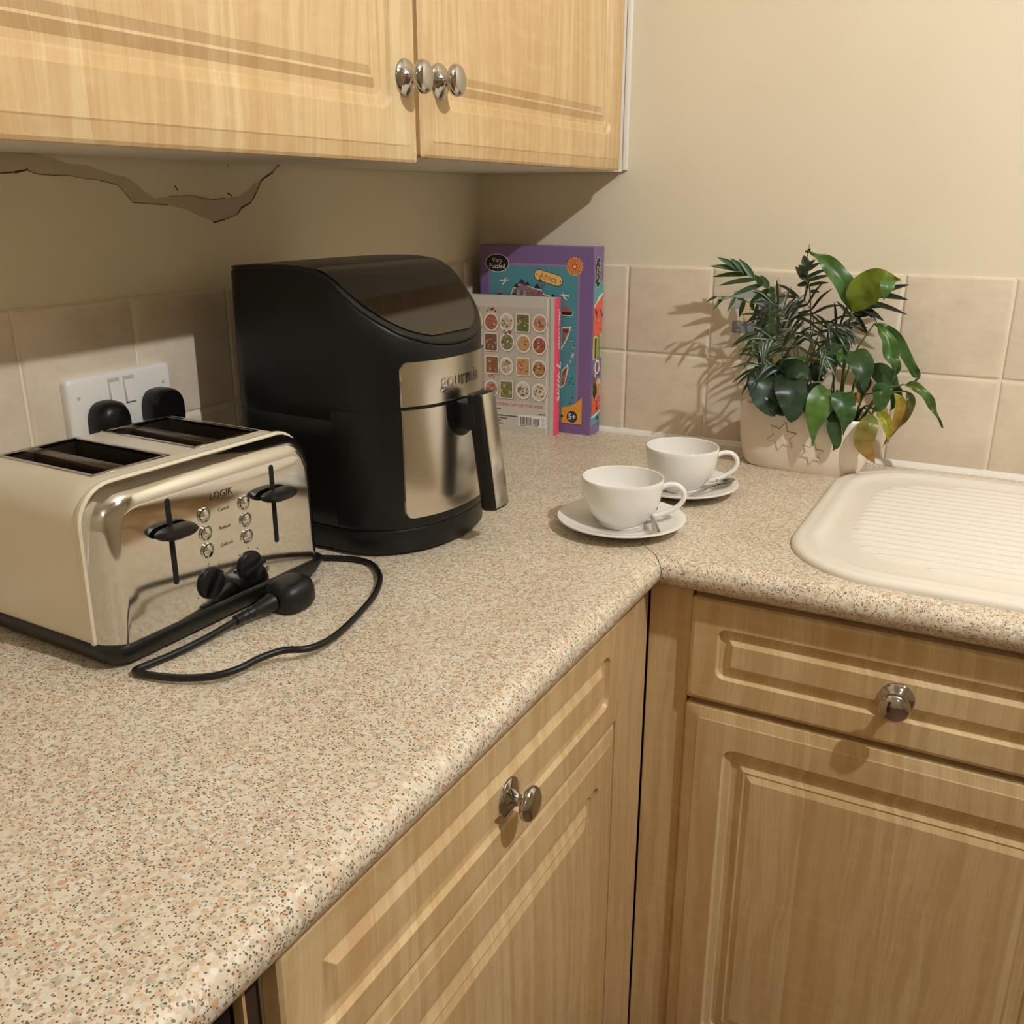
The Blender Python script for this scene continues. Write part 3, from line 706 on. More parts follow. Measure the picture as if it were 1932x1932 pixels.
def tf(x, y): return (.1682 + x*math.cos(r_) - y*math.sin(r_), 1.1886 + x*math.sin(r_) + y*math.cos(r_))
de.poly([tf(*p) for p in rrect(.0580, .0200, .0095)], rgb(70, 50, 34), 5); de.poly([tf(*p) for p in rrect(.0560, .0180, .0088)], rgb(236, 196, 120), 6)
de.text('Africa', *tf(0, -.0005), .0150, rgb(206, 92, 40), 7, r_)
for s_ in (-.0245, .0245): de.ell(*tf(s_, 0), .0012, .0012, K_, 7, 8)
de.star(.2196, 1.2096, .0172, .0142, 18, rgb(236, 160, 88), 5); de.ell(.2196, 1.2096, .0126, .0126, rgb(140, 62, 36), 6); de.ell(.2196, 1.2096, .0118, .0118, rgb(238, 150, 84), 7)
de.ell(.2196, 1.2096, .0056, .0056, rgb(196, 74, 52), 8, 16); de.star(.2196, 1.2096, .0040, .0018, 5, W_, 9, .3)
for k in range(14):
    a = 2*PI*k/14; de.rect(.2196 + .0088*math.cos(a) - .0007, 1.2096 + .0088*math.sin(a) - .0012, .2196 + .0088*math.cos(a) + .0007, 1.2096 + .0088*math.sin(a) + .0012, rgb(150, 70, 40), 8)
def plane(x, y, f):
    de.poly([(x - f*.010, y), (x + f*.009, y + .0022), (x + f*.011, y + .004), (x - f*.009, y + .003)], W_, 6)
    de.poly([(x + f*.001, y + .002), (x - f*.006, y - .006), (x - f*.003, y - .006), (x + f*.005, y + .002)], W_, 7); de.poly([(x + f*.001, y + .002), (x + f*.006, y + .0075), (x + f*.004, y + .0075), (x - f*.002, y + .002)], W_, 7)
plane(.0789, 1.1790, 1); plane(.2005, 1.1570, -1)
random.seed(3)
RED = rgb(196, 84, 66); DK = rgb(52, 42, 62); BL = rgb(60, 92, 140); SA = rgb(226, 186, 140); GR = rgb(186, 178, 180)
# the mapped continent: a mass of little blocks
mass = [(.092, 1.150), (.097, 1.166), (.108, 1.172), (.118, 1.178), (.128, 1.172), (.140, 1.168), (.152, 1.166), (.160, 1.158), (.172, 1.156), (.182, 1.146), (.186, 1.120), (.190, 1.090), (.186, 1.060), (.176, 1.030), (.160, .985), (.140, .975), (.126, 1.04), (.110, 1.08), (.09, 1.10), (.086, 1.13)]
de.poly([(x + (.0015 if x > .13 else -.0015), y + .0015) for x, y in mass], W_, 4); de.poly(mass, rgb(150, 120, 124), 5)
for i in range(330):
    x = random.uniform(.094, .182); y = random.uniform(1.10, 1.164) if random.random() < .7 else random.uniform(1.0, 1.1)
    if x > .16: y = min(y, 1.150)
    a, b = random.uniform(.0012, .0048), random.uniform(.0015, .007); de.rect(x - a/2, y - b/2, x + a/2, y + b/2, random.choice([GR, DK, BL, GR, SA, rgb(150, 60, 52), DK] if x < .135 else [RED, RED, rgb(150, 60, 52), rgb(214, 116, 84), DK, SA, BL]), 6 + i % 3)
for x, y, a in ((.104, 1.170, .006), (.115, 1.176, .008), (.126, 1.174, .006), (.146, 1.170, .007), (.178, 1.154, .006)):
    de.poly([(x - a, y), (x + a, y), (x, y + a*1.2)], DK, 8)
for x, y in ((.152, 1.1835), (.161, 1.178), (.157, 1.173)): de.ell(x, y, .0035, .0022, rgb(150, 130, 150), 6, 8); de.rect(x - .0004, y - .004, x + .0004, y + .004, DK, 7)
de.poly([(.066, 1.158), (.072, 1.158), (.069, 1.166)], rgb(210, 120, 100), 6); de.rect(.064, 1.156, .074, 1.158, rgb(150, 60, 50), 7)
de.poly([(.195, 1.124), (.216, 1.124), (.2195, 1.132), (.193, 1.130)], W_, 4); de.poly([(.196, 1.1255), (.215, 1.1255), (.2175, 1.131), (.194, 1.130)], K_, 5); de.rect(.198, 1.131, .210, 1.1375, RED, 6); de.rect(.202, 1.1375, .205, 1.142, RED, 6)
de.poly([(.195, 1.062), (.206, 1.080), (.2155, 1.106), (.196, 1.103)], W_, 4); de.poly([(.196, 1.067), (.204, 1.081), (.2125, 1.1035), (.197, 1.101)], rgb(128, 118, 106), 5); de.rect(.199, 1.094, .210, 1.1, rgb(120, 56, 50), 6)
de.poly([(.195, .992), (.203, .998), (.211, 1.030), (.209, 1.038), (.197, 1.025)], W_, 4); de.poly([(.196, .996), (.202, 1.0), (.2085, 1.030), (.207, 1.034), (.198, 1.022)], rgb(156, 96, 78), 5)
for i in range(9): de.rect(.199 + .004*random.random(), 1.0 + i*.003, .203 + .003*random.random(), 1.0018 + i*.003, random.choice([RED, SA, DK]), 6)
for x, y in ((.214, 1.043), (.217, 1.052), (.2195, 1.056)): de.ell(x, y, .0022, .003, W_, 5, 10); de.ell(x, y, .0012, .0018, TEAL, 6, 10)
for x, y in ((.216, 1.079), (.220, 1.068)): de.rect(x - .003, y, x + .003, y + .001, W_, 5); de.rect(x, y, x + .001, y + .007, rgb(80, 96, 130), 5)
for x, y in ((.218, 1.012), (.214, 1.005), (.220, 1.002), (.219, .977), (.215, .966), (.212, 1.001)): de.ell(x, y, .0022, .001, rgb(30, 60, 80), 5, 8, .6)
de.poly([(.198, .9285), (.2390, .9285), (.2390, .9795), (.228, .968), (.214, .9605), (.198, .9575)], rgb(236, 164, 56), 5)
de.ell(.2200, .9415, .0118, .0118, rgb(210, 214, 190), 6); de.ell(.2200, .9415, .0110, .0110, rgb(46, 66, 62), 7); de.text('5+', .2200, .9412, .0150, W_, 8, 0, 1, .0003)
de.ell(.1995, .941, .002, .003, rgb(40, 30, 24), 7, 10)
de.mb.build('front_print', 'print', BX, world=True)
de = Decal((.2560, 0, 0), Y_, Z_, (1, 0, 0), .00018)     # side of the box
de.rect(-.0490, .928, -.0100, 1.185, TEAL2, 1)
de.poly([(-.049, 1.115), (-.049, 1.142), (-.036, 1.150), (-.028, 1.158), (-.010, 1.164), (-.010, 1.092), (-.049, 1.092)], W_, 2)
de.poly([(-.049, 1.110), (-.049, 1.139), (-.034, 1.148), (-.010, 1.160), (-.010, 1.09), (-.049, 1.09)], rgb(232, 98, 76), 3)
de.rect(-.049, 1.048, -.010, 1.0905, rgb(206, 190, 110), 3); de.rect(-.030, 1.048, -.016, 1.0905, rgb(126, 150, 90), 4); de.rect(-.041, 1.05, -.033, 1.086, rgb(60, 50, 34), 4)
de.rect(-.049, .998, -.010, 1.048, rgb(112, 112, 170), 3); de.ell(-.028, 1.033, .012, .013, W_, 4); de.ell(-.028, 1.033, .007, .009, rgb(150, 80, 66), 5)
de.ell(-.040, 1.010, .006, .016, rgb(128, 74, 66), 4); de.ell(-.022, 1.000, .011, .012, rgb(226, 170, 104), 5)
de.rect(-.049, .976, -.010, 1.0, rgb(180, 152, 110), 3); de.ell(-.036, .990, .009, .014, K_, 6); de.ell(-.020, .992, .008, .010, rgb(206, 150, 90), 6)
de.poly([(-.049, .948), (-.010, .950), (-.010, .978), (-.049, .978)], rgb(226, 92, 70), 4); de.poly([(-.049, .9445), (-.030, .947), (-.010, .952), (-.010, .9485), (-.03, .943), (-.049, .941)], W_, 5)
for i in range(30):
    x = random.uniform(-.046, -.013); y = random.choice([random.uniform(1.095, 1.14), random.uniform(.95, .975), random.uniform(1.0, 1.09)])
    de.rect(x, y, x + random.uniform(.002, .005), y + random.uniform(.002, .008), random.choice([rgb(130, 50, 44), K_, W_, SA, rgb(96, 60, 80)]), 7)
de.ell(-.0345, 1.2000, .0135, .0265, W_, 5, 32); de.ell(-.0345, 1.2000, .0125, .0253, K_, 6, 32)
de.text('Very', -.0400, 1.2000, .0120, W_, 7, PI/2); de.text('Puzzled', -.0290, 1.2000, .0115, W_, 7, PI/2)
de.rect(-.024, .935, -.022, .942, K_, 7); de.rect(-.0205, .934, -.018, .9415, K_, 7)
de.mb.build('side_print', 'print', BX, world=True)

BKR = math.radians(5.0)
BK = thing('cook_book', 'grey hardback cook book with food photos and pink spine in front of the purple box', 'book', (0.1990, -0.0845, ZC), BKR)
# local: spine front edge at origin, cover runs to -X, depth +Y, height Z
BH, BWd, BT = 0.2465, 0.1925, 0.0255
mb = MB()
mb.loops([[(x, y, z) for x, y in [(-BWd, 0), (-.0165, 0), (-.0145, .0012), (-.0115, .0014), (-.0095, 0), (-.0012, -.0002), (-.0012, .0026), (-BWd, .0026)]] for z in (0, BH)], True, True)
mb.box((-BWd, BT - .0026, 0), (-.0012, BT, BH)); mb.build('cover', 'cover', BK, 20)
MB().loops([[(x, y, z) for x, y in [(-.0014, -.0003), (.0004, .0004), (.0016, .004), (.0020, BT/2), (.0016, BT - .004), (.0004, BT - .0004), (-.0014, BT + .0002)]] for z in (0, BH)], True, True).build('spine', 'pink', BK, 30)
MB().box((-BWd + .004, .0026, .004), (-.002, BT - .0026, BH - .004)).build('pages', 'pages', BK)
random.seed(11)
def mute(c): return tuple(.62*a + .38*b for a, b in zip(c[:3], lin((150, 112, 84)))) + (1,)
de = Decal((0, 0, 0), X_, Z_, (0, -1, 0), .00016)
gx = [-.186, -.155, -.124, -.0935, -.0615, -.0295]; gz = [.2015, .1645, .1215, .0795]
FOODS = [rgb(190, 120, 70), rgb(206, 90, 60), rgb(120, 140, 60), rgb(226, 180, 110), rgb(150, 90, 50), rgb(230, 210, 170), rgb(96, 60, 40), rgb(200, 150, 80)]
de.rect(-.1885, .0580, -.0175, .2280, rgb(198, 186, 172), 1)
for i in range(5): de.rect(gx[i] + .0150, .0580, gx[i] + .0156, .2280, rgb(186, 174, 160), 2)
pal = {(0,4): [rgb(226,166,128), rgb(206,120,80)], (0,3): [rgb(70,120,50), rgb(110,150,70), rgb(50,90,40)], (1,1): [rgb(110,60,44), rgb(150,70,50), rgb(226,200,170)], (1,4): [rgb(206,90,60), rgb(180,70,50)], (2,1): [rgb(150,90,60), rgb(120,70,44)],
       (2,3): [rgb(226,170,100), rgb(200,90,60), rgb(240,200,140)], (3,4): [rgb(230,180,80), rgb(240,210,120), rgb(190,120,60)], (3,3): [rgb(120,130,70), rgb(200,150,110), rgb(150,60,60)], (3,1): [rgb(190,80,70), rgb(220,150,120)], (0,1): [rgb(210,130,110), rgb(190,90,70)], (1,2): [rgb(120,140,80), rgb(210,90,60), rgb(235,225,205)]}
for r in range(4):
    for c in range(6):
        x = gx[c] + random.uniform(-.001, .001); z = gz[r] + random.uniform(-.0015, .0015); cols = pal.get((r, c-1), random.sample(FOODS, 3)) if c else random.sample(FOODS, 3)
        sq = (r, c - 1) in ((0, 3), (1, 1), (3, 2), (2, 3), (2, 1)); rx, rz = (.0148, .0168); k0 = 3
        dark = rgb(120, 104, 90)
        if sq:
            de.rect(x - .0138, z - .0178, x + .0144, z + .0165, dark, 3, .003); de.rect(x - .0138, z - .0168, x + .0136, z + .0170, rgb(232, 226, 214), 4, .003); de.rect(x - .0118, z - .0148, x + .0116, z + .0150, mute(cols[0]), 5, .002)
        else:
            de.ell(x + .0004, z - .0008, rx + .0004, rz + .0002, dark, 3); de.ell(x, z, rx, rz, rgb(234, 228, 218), 4); de.ell(x, z, rx*.82, rz*.82, random.choice([rgb(214, 204, 190), mute(cols[0]), mute(cols[-1])]), 5)
        for i in range(34):
            a = random.uniform(0, 2*PI); q = math.sqrt(random.random())*.0104; s_ = random.uniform(.0009, .0026)
            de.ell(x + q*math.cos(a), z + q*1.05*math.sin(a), s_, s_*random.uniform(.5, 1), mute(random.choice(cols + [cols[0], rgb(96, 56, 40), rgb(226, 206, 176)])), 6 + i % 3, 6, random.uniform(0, 3))
for c, z in ((1, .2225), (2, .2225), (3, .1835), (2, .1015)):
    for i in range(9): de.ell(gx[c] + random.uniform(-.009, .009), z + random.uniform(-.0025, .0025), .002, .0016, random.choice(FOODS), 6, 6)
de.text('FOR EVERY DAY OF THE WEEK', -.0735, .0510, .0082, rgb(224, 84, 112), 3, 0, .93)
for i, (s_, z) in enumerate((('Fun cheat suppers', .0415), ('Traybakes', .0360), ('Simple store-cupboard ingredients', .0300), ('Budget-friendly dinners', .0250), ('Big batch cooking', .0200), ('Everyday meal ideas', .0150))):
    x = -.1385
    for w_ in s_.split():                       # too small to read: word-length strokes
        de.rect(x, z - .0010, x + len(w_)*.0020, z + .0010, rgb(92, 88, 82), 3); x += len(w_)*.0020 + .0014
de.rect(-.0700, .0120, -.0150, .0345, rgb(238, 234, 226), 3, .001)
x = -.0668
while x < -.0445:
    w_ = random.choice([.0003, .0006, .0009]); de.rect(x, .0155, x + w_, .0305, K_, 4); x += w_ + random.choice([.0004, .0007, .001])
x = -.0415
while x < -.0290:
    w_ = random.choice([.0004, .0008]); de.rect(x, .0165, x + w_, .0285, K_, 4); x += w_ + random.choice([.0004, .0008])
de.rect(-.0668, .0137, -.0300, .0147, rgb(90, 86, 80), 4)
for k in range(4): de.rect(-.030 + k*.0035, .0366, -.0275 + k*.0035, .0384, rgb(60, 56, 52), 3)
de.ell(-.0215, .0275, .0022, .0030, rgb(90, 86, 80), 4, 12); de.ell(-.0215, .0275, .0016, .0024, rgb(238, 234, 226), 5, 12)
de.ell(-.0215, .0185, .0030, .0024, rgb(90, 86, 80), 4, 12); de.ell(-.0215, .0185, .0024, .0018, rgb(238, 234, 226), 5, 12)
de.mb.build('back_print', 'print', BK)
for nm, tx, z, sz, cl, sx, bo in (('author_lettering', 'JAMIE OLIVER', .1915, .0118, rgb(250, 226, 224), 1.02, .0002), ('number_lettering', '7', .1270, .0280, W_, 1.0, .0005), ('title_lettering', 'WAYS', .0890, .0175, W_, 1.08, .0006)):
    de = Decal((.0021, 0, 0), Y_, Z_, (1, 0, 0), .00016); de.text(tx, BT/2, z, sz, cl, 1, -PI/2, sx, bo); de.mb.build(nm, 'print', BK)

# ------------------------------------------------------------------ cups, saucers, spoons
CUP = [(0, .006), (.024, .0055), (.0255, .002), (.0285, .0), (.0300, .0022), (.0295, .0045), (.0350, .0095), (.0430, .0190), (.0485, .0310), (.0515, .0450), (.0525, .0580), (.0530, .0632), (.0522, .0645), (.0508, .0638), (.0500, .0580), (.0490, .0450), (.0460, .0310), (.0400, .0190), (.0310, .0115), (.018, .0085), (0, .0080)]
SAU = [(0, .0035), (.026, .0035), (.0270, .0), (.0300, .0), (.0315, .0030), (.050, .0058), (.070, .0105), (.0825, .0150), (.0840, .0162), (.0838, .0178), (.0820, .0180), (.070, .0138), (.050, .0090), (.035, .0072), (.0335, .0060), (.030, .0060), (0, .0060)]
def cup(c, yaw, lab1, lab2):
    s_ = tag(MB().lathe(SAU, (0, 0, 0), n=64, cap=False).build('saucer', 'ceramic', None, 40), lab2, 'saucer', 'white saucers'); s_.location = (c[0], c[1], ZC)
    t = thing('cup', lab1, 'cup', (c[0], c[1], ZC + .0064), yaw, 'white cups')
    MB().lathe(CUP, (0, 0, 0), n=64, cap=False).build('bowl', 'ceramic', t, 40)
    pts = catmull([(.0480, 0, .0500), (.0600, 0, .0560), (.0720, 0, .0545), (.0795, 0, .0450), (.0770, 0, .0330), (.0660, 0, .0225), (.0500, 0, .0150), (.0395, 0, .0128)], 30)
    MB().tube(pts, [.0046]*31, 12, [.0034]*31, flat=(0, 1, 0)).build('handle', 'ceramic', t, 60)
C1 = (.4985, -.5010); C2 = (.5150, -.3100)
cup(C1, .34, 'white coffee cup on the nearer saucer', 'nearer white saucer at the worktop joint')
cup(C2, .36, 'white coffee cup on the farther saucer beside the planter', 'farther white saucer half hidden behind the front cup')
def spoon(p0, p1, label):
    """p0 handle end, p1 bowl end; both rest on the saucer"""
    p0, p1 = Vector(p0), Vector(p1); d = (p1 - p0); L = d.length; ux = d.normalized(); uy = Vector((0, 0, 1)).cross(ux).normalized(); uz = ux.cross(uy)
    t = thing('teaspoon', label, 'spoon', tuple(p0), 0, 'teaspoons'); mb = MB(); rings = []
    for k in range(15):
        u = k/14; hw = .0052 - .0030*min(1, u/.6) ; th = .0009 + .0005*u; z = .0035*math.sin(PI*u)
        c = p0 + ux*(L - .034)*u + uz*z
        rings.append([c + uy*hw*a + uz*th*b for a, b in ((-1, 0), (-.6, 1), (.6, 1), (1, 0), (.6, -1), (-.6, -1))])
    mb.loops(rings, True, True).build('handle', 'spoon', t, 50, world=True)
    mb = MB(); g = []
    for i in range(9):
        u = -1 + 2*i/8; row = []
        for j in range(9):
            v = -1 + 2*j/8; hw = .0115*math.sqrt(max(0.02, 1 - u*u))*(1 - .12*u); y = v*hw
            row.append(p0 + ux*(L - .019 + .0190*u) + uy*y + uz*(.0045*(u*u*.6 + v*v*(1 - u*u)) - .0006))
        g.append(row)
    mb.loops(g, False, False, False); mb.loops([[q + uz*.0009 for q in r] for r in g], False, False, False)
    mb.build('bowl', 'spoon', t, 60, world=True)
a = hit(1238, 1006, 2, ZC + .0175); b = a + Vector((-.012, .118, -.002))
spoon((a.x, a.y, ZC + .0190), (a.x - .050, a.y + .104, ZC + .0170), 'teaspoon tucked behind the nearer cup on its saucer')
a = hit(1304, 938, 2, ZC + .017); b = hit(1356, 892, 2, ZC + .021)
spoon((a.x, a.y, ZC + .0175), (.5835, -.2760, ZC + .0195), 'teaspoon lying below the handle of the farther cup')

# ------------------------------------------------------------------ sink drainer
def sink():
    x0, x1, y0, y1 = .7065, 1.56, -.5540, -.0470; cx, cy = (x0+x1)/2, (y0+y1)/2; w_, h_ = x1-x0, y1-y0
    t = thing('sink', 'white resin sink drainer with ribbed surface set into the worktop', 'sink', (cx, cy, ZC))
    mb = MB(); rings = []
    for ins, z in ((0, 0), (0, .003), (.0015, .0060), (.006, .0085), (.012, .0090), (.016, .0084), (.019, .0092), (.026, .0094), (.031, .0080), (.034, .0055), (.040, .0038), (.047, .0030), (.056, .0026)):
        rings.append([(x, y, z) for x, y in rrect(w_ - 2*ins, h_ - 2*ins, max(.125 - ins*.8, .02), 14)])
    mb.loops(rings, False, True).build('rim', 'sink', t, 50)
    R_ = .10; n = 19; yb, yt = -h_/2 + .078, h_/2 - .062
    for k in range(n):
        y = yb + (yt - yb)*k/(n-1)
        d = max(0, abs(y - (yb+yt)/2) - ((yt-yb)/2 - R_)); xs_ = -w_/2 + .057 + R_ - math.sqrt(max(0, R_*R_ - d*d)) + .004
        prof = [(-.0066, .0020), (-.0046, .0046), (-.0018, .0060), (.0018, .0060), (.0046, .0046), (.0066, .0020)]
        mb = MB(); rr = []
        for xx, s_ in ((xs_, .10), (xs_ + .006, .8), (xs_ + .016, 1.0), (w_/2 - .08, 1.0), (w_/2 - .065, .1)):
            rr.append([(xx, y + a*(.6 + .4*s_), .0020 + (b - .0020)*s_) for a, b in prof])
        mb.loops(rr, True, True, True).build('rib', 'sink', t, 60)
sink()

# ------------------------------------------------------------------ planter and plants
PC = Vector((.6440, -.0830)); PA, PB = .1035, .0490
PT_ = thing('planter', 'oblong cream ceramic planter with embossed stars beside the sink', 'planter', (PC.x, PC.y, ZC), math.radians(-3))
def sup(a, A, B, n): c, q = math.cos(a), math.sin(a); return (A*math.copysign(abs(c)**(2/n), c), B*math.copysign(abs(q)**(2/n), q))
mb = MB(); rings = []; NP = 72
PROF = [(.80, .70, .001), (.84, .76, .0), (.89, .84, .006), (.945, .93, .022), (.985, .99, .045), (1.0, 1.0, .070), (.995, .995, .088), (.985, .985, .0955), (.960, .945, .0975), (.935, .900, .0955), (.925, .885, .080), (.91, .87, .060)]
for sa, sb, z in PROF:
    rings.append([(*sup(2*PI*i/NP, PA*sa, PB*sb, 3.0), z + (.0018*math.sin(2*PI*i/NP*3 + 1) + .0055*math.cos(2*PI*i/NP)*-1 if z > .08 else 0)) for i in range(NP)])
mb.loops(rings, True, False).build('pot', 'pot', PT_, 60)
MB().loops([[(*sup(2*PI*i/40, PA*.935*s_, PB*.90*s_, 3.0), .079 + .004*math.sin(i*1.7)*(s_ < .99)) for i in range(40)] for s_ in (1, .7, .4, .1)], False, True).build('soil', 'soil', PT_, 60)
def pot_y(x, z):
    z = max(.001, min(z, .087)); k_ = next(q for q in range(1, 6) if PROF[q+1][2] >= z); (a0, b0, z0), (a1, b1, z1) = PROF[k_], PROF[k_+1]; f = (z - z0)/(z1 - z0)
    return -PB*(b0 + (b1 - b0)*f)*max(.03, 1 - abs(x/(PA*(a0 + (a1 - a0)*f)))**3.0)**(1/3.0)
def pot_star(px, py, r, rot):
    p = hit(px, py, 1, PC.y - PB); c = PT_.matrix_basis.inverted() @ p
    ol_ = [(c.x + (r if i % 2 == 0 else r*.52)*math.cos(PI*i/6 + rot), c.z + (r if i % 2 == 0 else r*.52)*math.sin(PI*i/6 + rot)) for i in range(12)]
    mb = MB(); rings = []
    for s_, d in ((1.0, -.001), (1.0, .0012), (.93, .0018), (.5, .0022), (.05, .0024)):
        ring = []
        for x, z in ol_:
            x2, z2 = c.x + (x - c.x)*s_, c.z + (z - c.z)*s_; ring.append((x2, pot_y(x2, z2) - d, z2))
        rings.append(ring)
    st = mb.loops(rings, False, True).build('embossed_star', 'pot', PT_, 25)
    mb = MB()
    for (x0, z0), (x1, z1) in zip(ol_, ol_[1:] + ol_[:1]):
        mb.tube([(x0 + (x1 - x0)*q, pot_y(x0 + (x1 - x0)*q, z0 + (z1 - z0)*q) - .0004, z0 + (z1 - z0)*q) for q in (0, .33, .66, 1)], .0007, 5)
    mb.build('star_outline', 'groove_shade', st, 60)  # darker tubes paint the shade and dirt of incised star lines
pot_star(1474, 824, .0240, .32); pot_star(1531, 856, .0185, .36)
mb = MB(); mb.rbox((-.0895, -.020, .082), (-.070, -.014, .104), .001, 1); mb.build('plant_tag', 'white_plastic', PT_)

CAMV = None
def leaf(pts, width, col0, col1, parent, name='leaf', fold=.22, wave=0.0, shape=.78, face=(0.35, -1.0, .35), n=14, twist=0.0, m=4, sharp=1.0, ser=0.0, vein=0.0):
    """pts: (px, py, depth y) along the midrib -> one leaf blade"""
    P = [hit(x, y, 1, d) for x, y, d in pts]; C = catmull(P, n); mb = MB(); rows = []
    Fv = Vector(face).normalized(); ph = random.uniform(0, 6)
    for k, c in enumerate(C):
        t_ = (C[min(k+1, n)] - C[max(k-1, 0)]).normalized(); u = k/n
        sd = t_.cross(Fv); sd = sd.normalized() if sd.length > 1e-4 else Vector((1, 0, 0))
        if twist: sd = Matrix.Rotation(twist*(u - .2), 3, t_) @ sd
        nm = sd.cross(t_)
        if nm.dot(Fv) < 0: nm = -nm
        w_ = width*(math.sin(PI*min(1, max(0.0, u**shape)))**sharp)*.5*(1 + ser*((k % 2)*2 - 1)) + .0004
        row = []
        for j in range(-m//2, m//2 + 1):
            s_ = j/(m/2); z = fold*w_*abs(s_) + wave*math.sin(u*17 + ph + (2 if s_ > 0 else 0))*abs(s_)**1.5 - .10*w_*s_*s_
            f = max(0, min(1, u*1.0)); mixc = tuple(a*(1-f) + b*f for a, b in zip(col0, col1))
            mid = 1.35 if j == 0 else 1.0 + vein*math.sin(u*46 - 5.5*abs(s_))
            mb.col = tuple(min(1, q*mid) for q in mixc[:3]) + (1,)
            row.append(c + sd*w_*s_ + nm*z)
        b = [mb.vert(p) for p in row]
        rows.append(b)
    for a, b in zip(rows, rows[1:]):
        for i in range(m): mb.f.append([a[i], a[i+1], b[i+1], b[i]])
    return mb.build(name, 'leaf', parent, 80, world=True)
def stalk(pts, r, col, parent, name='stalk'):
    P = [hit(x, y, 1, d) for x, y, d in pts]; mb = MB(); mb.col = col; C = catmull(P, 10)
    mb.tube(C, [r*(1 - .4*i/10) for i in range(11)], 6); return mb.build(name, 'leaf', parent, 80, world=True)
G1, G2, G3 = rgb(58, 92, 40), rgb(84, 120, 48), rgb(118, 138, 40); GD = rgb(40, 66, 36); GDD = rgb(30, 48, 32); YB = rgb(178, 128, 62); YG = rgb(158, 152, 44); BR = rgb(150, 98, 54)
random.seed(21)
# --- peace lily
LY = thing('peace_lily', 'peace lily with broad drooping green and yellowing leaves on the planter\'s right', 'plant', (.69, -.085, ZC + .08))
soil = (1586, 770, -.085)
LV = [  # points, width m, colours, stalk start pixel, fold, wave
 ([(1606, 585, -.085), (1602, 556, -.095), (1578, 515, -.10), (1550, 488, -.095), (1524, 474, -.085)], .035, G1, G2, (1585, 740), .30, .0028),
 ([(1606, 588, -.090), (1626, 556, -.105), (1652, 537, -.118), (1678, 530, -.126), (1699, 527, -.130)], .060, G3, G3, (1588, 740), .18, .0030),
 ([(1670, 524, -.126), (1674, 536, -.136), (1671, 550, -.140), (1667, 567, -.138)], .024, G2, G2, None, .2, .0),
 ([(1650, 610, -.080), (1672, 622, -.070), (1700, 655, -.060), (1722, 698, -.055), (1732, 712, -.055), (1722, 722, -.055)], .021, G1, G1, (1578, 745), .35, .0032),
 ([(1656, 612, -.095), (1674, 640, -.10), (1682, 672, -.105), (1690, 694, -.105), (1684, 724, -.10)], .026, G2, G1, None, .35, .0036),
 ([(1605, 662, -.115), (1620, 678, -.135), (1630, 708, -.145), (1630, 745, -.14)], .043, G1, GD, (1582, 745), .22, .0015),
 ([(1640, 688, -.080), (1662, 705, -.075), (1685, 728, -.07), (1704, 738, -.07)], .036, GD, G1, (1594, 765), .3, .001),
 ([(1566, 736, -.130), (1552, 752, -.150), (1538, 790, -.158), (1533, 842, -.155)], .050, G2, G2, (1572, 760), .22, .0016),
 ([(1580, 736, -.130), (1590, 756, -.148), (1596, 788, -.152), (1590, 820, -.15)], .040, G1, G1, (1576, 760), .25, .003),
 ([(1570, 775, -.138), (1572, 800, -.150), (1578, 835, -.150), (1571, 852, -.148)], .024, GD, G1, None, .2, .001),
 ([(1646, 782, -.120), (1640, 800, -.140), (1629, 832, -.145), (1640, 858, -.14), (1652, 876, -.135)], .036, rgb(104, 126, 44), rgb(164, 112, 64), (1610, 770), .22, .0012),
 ([(1655, 776, -.100), (1668, 790, -.11), (1676, 815, -.115), (1676, 836, -.11)], .020, YG, YG, (1615, 768), .4, .0005),
 ([(1688, 742, -.090), (1698, 762, -.09), (1690, 795, -.09), (1680, 825, -.09)], .018, YG, YB, (1625, 768), .45, .001),
 ([(1710, 738, -.080), (1717, 758, -.08), (1700, 790, -.08), (1684, 812, -.08), (1664, 846, -.08)], .020, G1, BR, (1625, 766), .4, .002),
 ([(1705, 725, -.080), (1728, 730, -.085), (1750, 752, -.085), (1765, 780, -.085), (1779, 808, -.085)], .016, rgb(96, 120, 40), G1, (1640, 766), .4, .003),
 ([(1575, 632, -.105), (1580, 652, -.115), (1572, 680, -.12), (1566, 698, -.12)], .040, GD, GD, (1572, 750), .25, .0015),
 ([(1600, 664, -.110), (1588, 672, -.12), (1580, 690, -.125)], .022, G2, G2, None, .3, .0),
 ([(1648, 742, -.110), (1662, 738, -.12), (1660, 765, -.125), (1648, 778, -.125)], .030, G1, G1, (1612, 768), .3, .001),
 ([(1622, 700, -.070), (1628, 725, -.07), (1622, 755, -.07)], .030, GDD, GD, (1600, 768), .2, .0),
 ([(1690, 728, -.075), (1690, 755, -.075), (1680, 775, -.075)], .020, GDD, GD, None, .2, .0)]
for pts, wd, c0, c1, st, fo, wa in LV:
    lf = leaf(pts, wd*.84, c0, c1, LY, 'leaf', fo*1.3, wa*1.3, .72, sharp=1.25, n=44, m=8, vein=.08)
    if st:
        (bx, by, bd) = pts[0]; mid = ((bx*.45 + st[0]*.55), (by*.5 + st[1]*.5) - 6, bd*.5 - .045)
        stalk([(st[0], st[1] + 25, -.085), mid, (bx, by, bd)], .0019, rgb(92, 108, 44), LY)
for x, y, l_ in ((1612, 752, 9), (1620, 760, -8)): leaf([(x, y, -.115), (x + l_*.6, y - 8, -.12), (x + l_, y + 2, -.12)], .008, BR, YB, LY, 'dry_leaf', .3, 0)

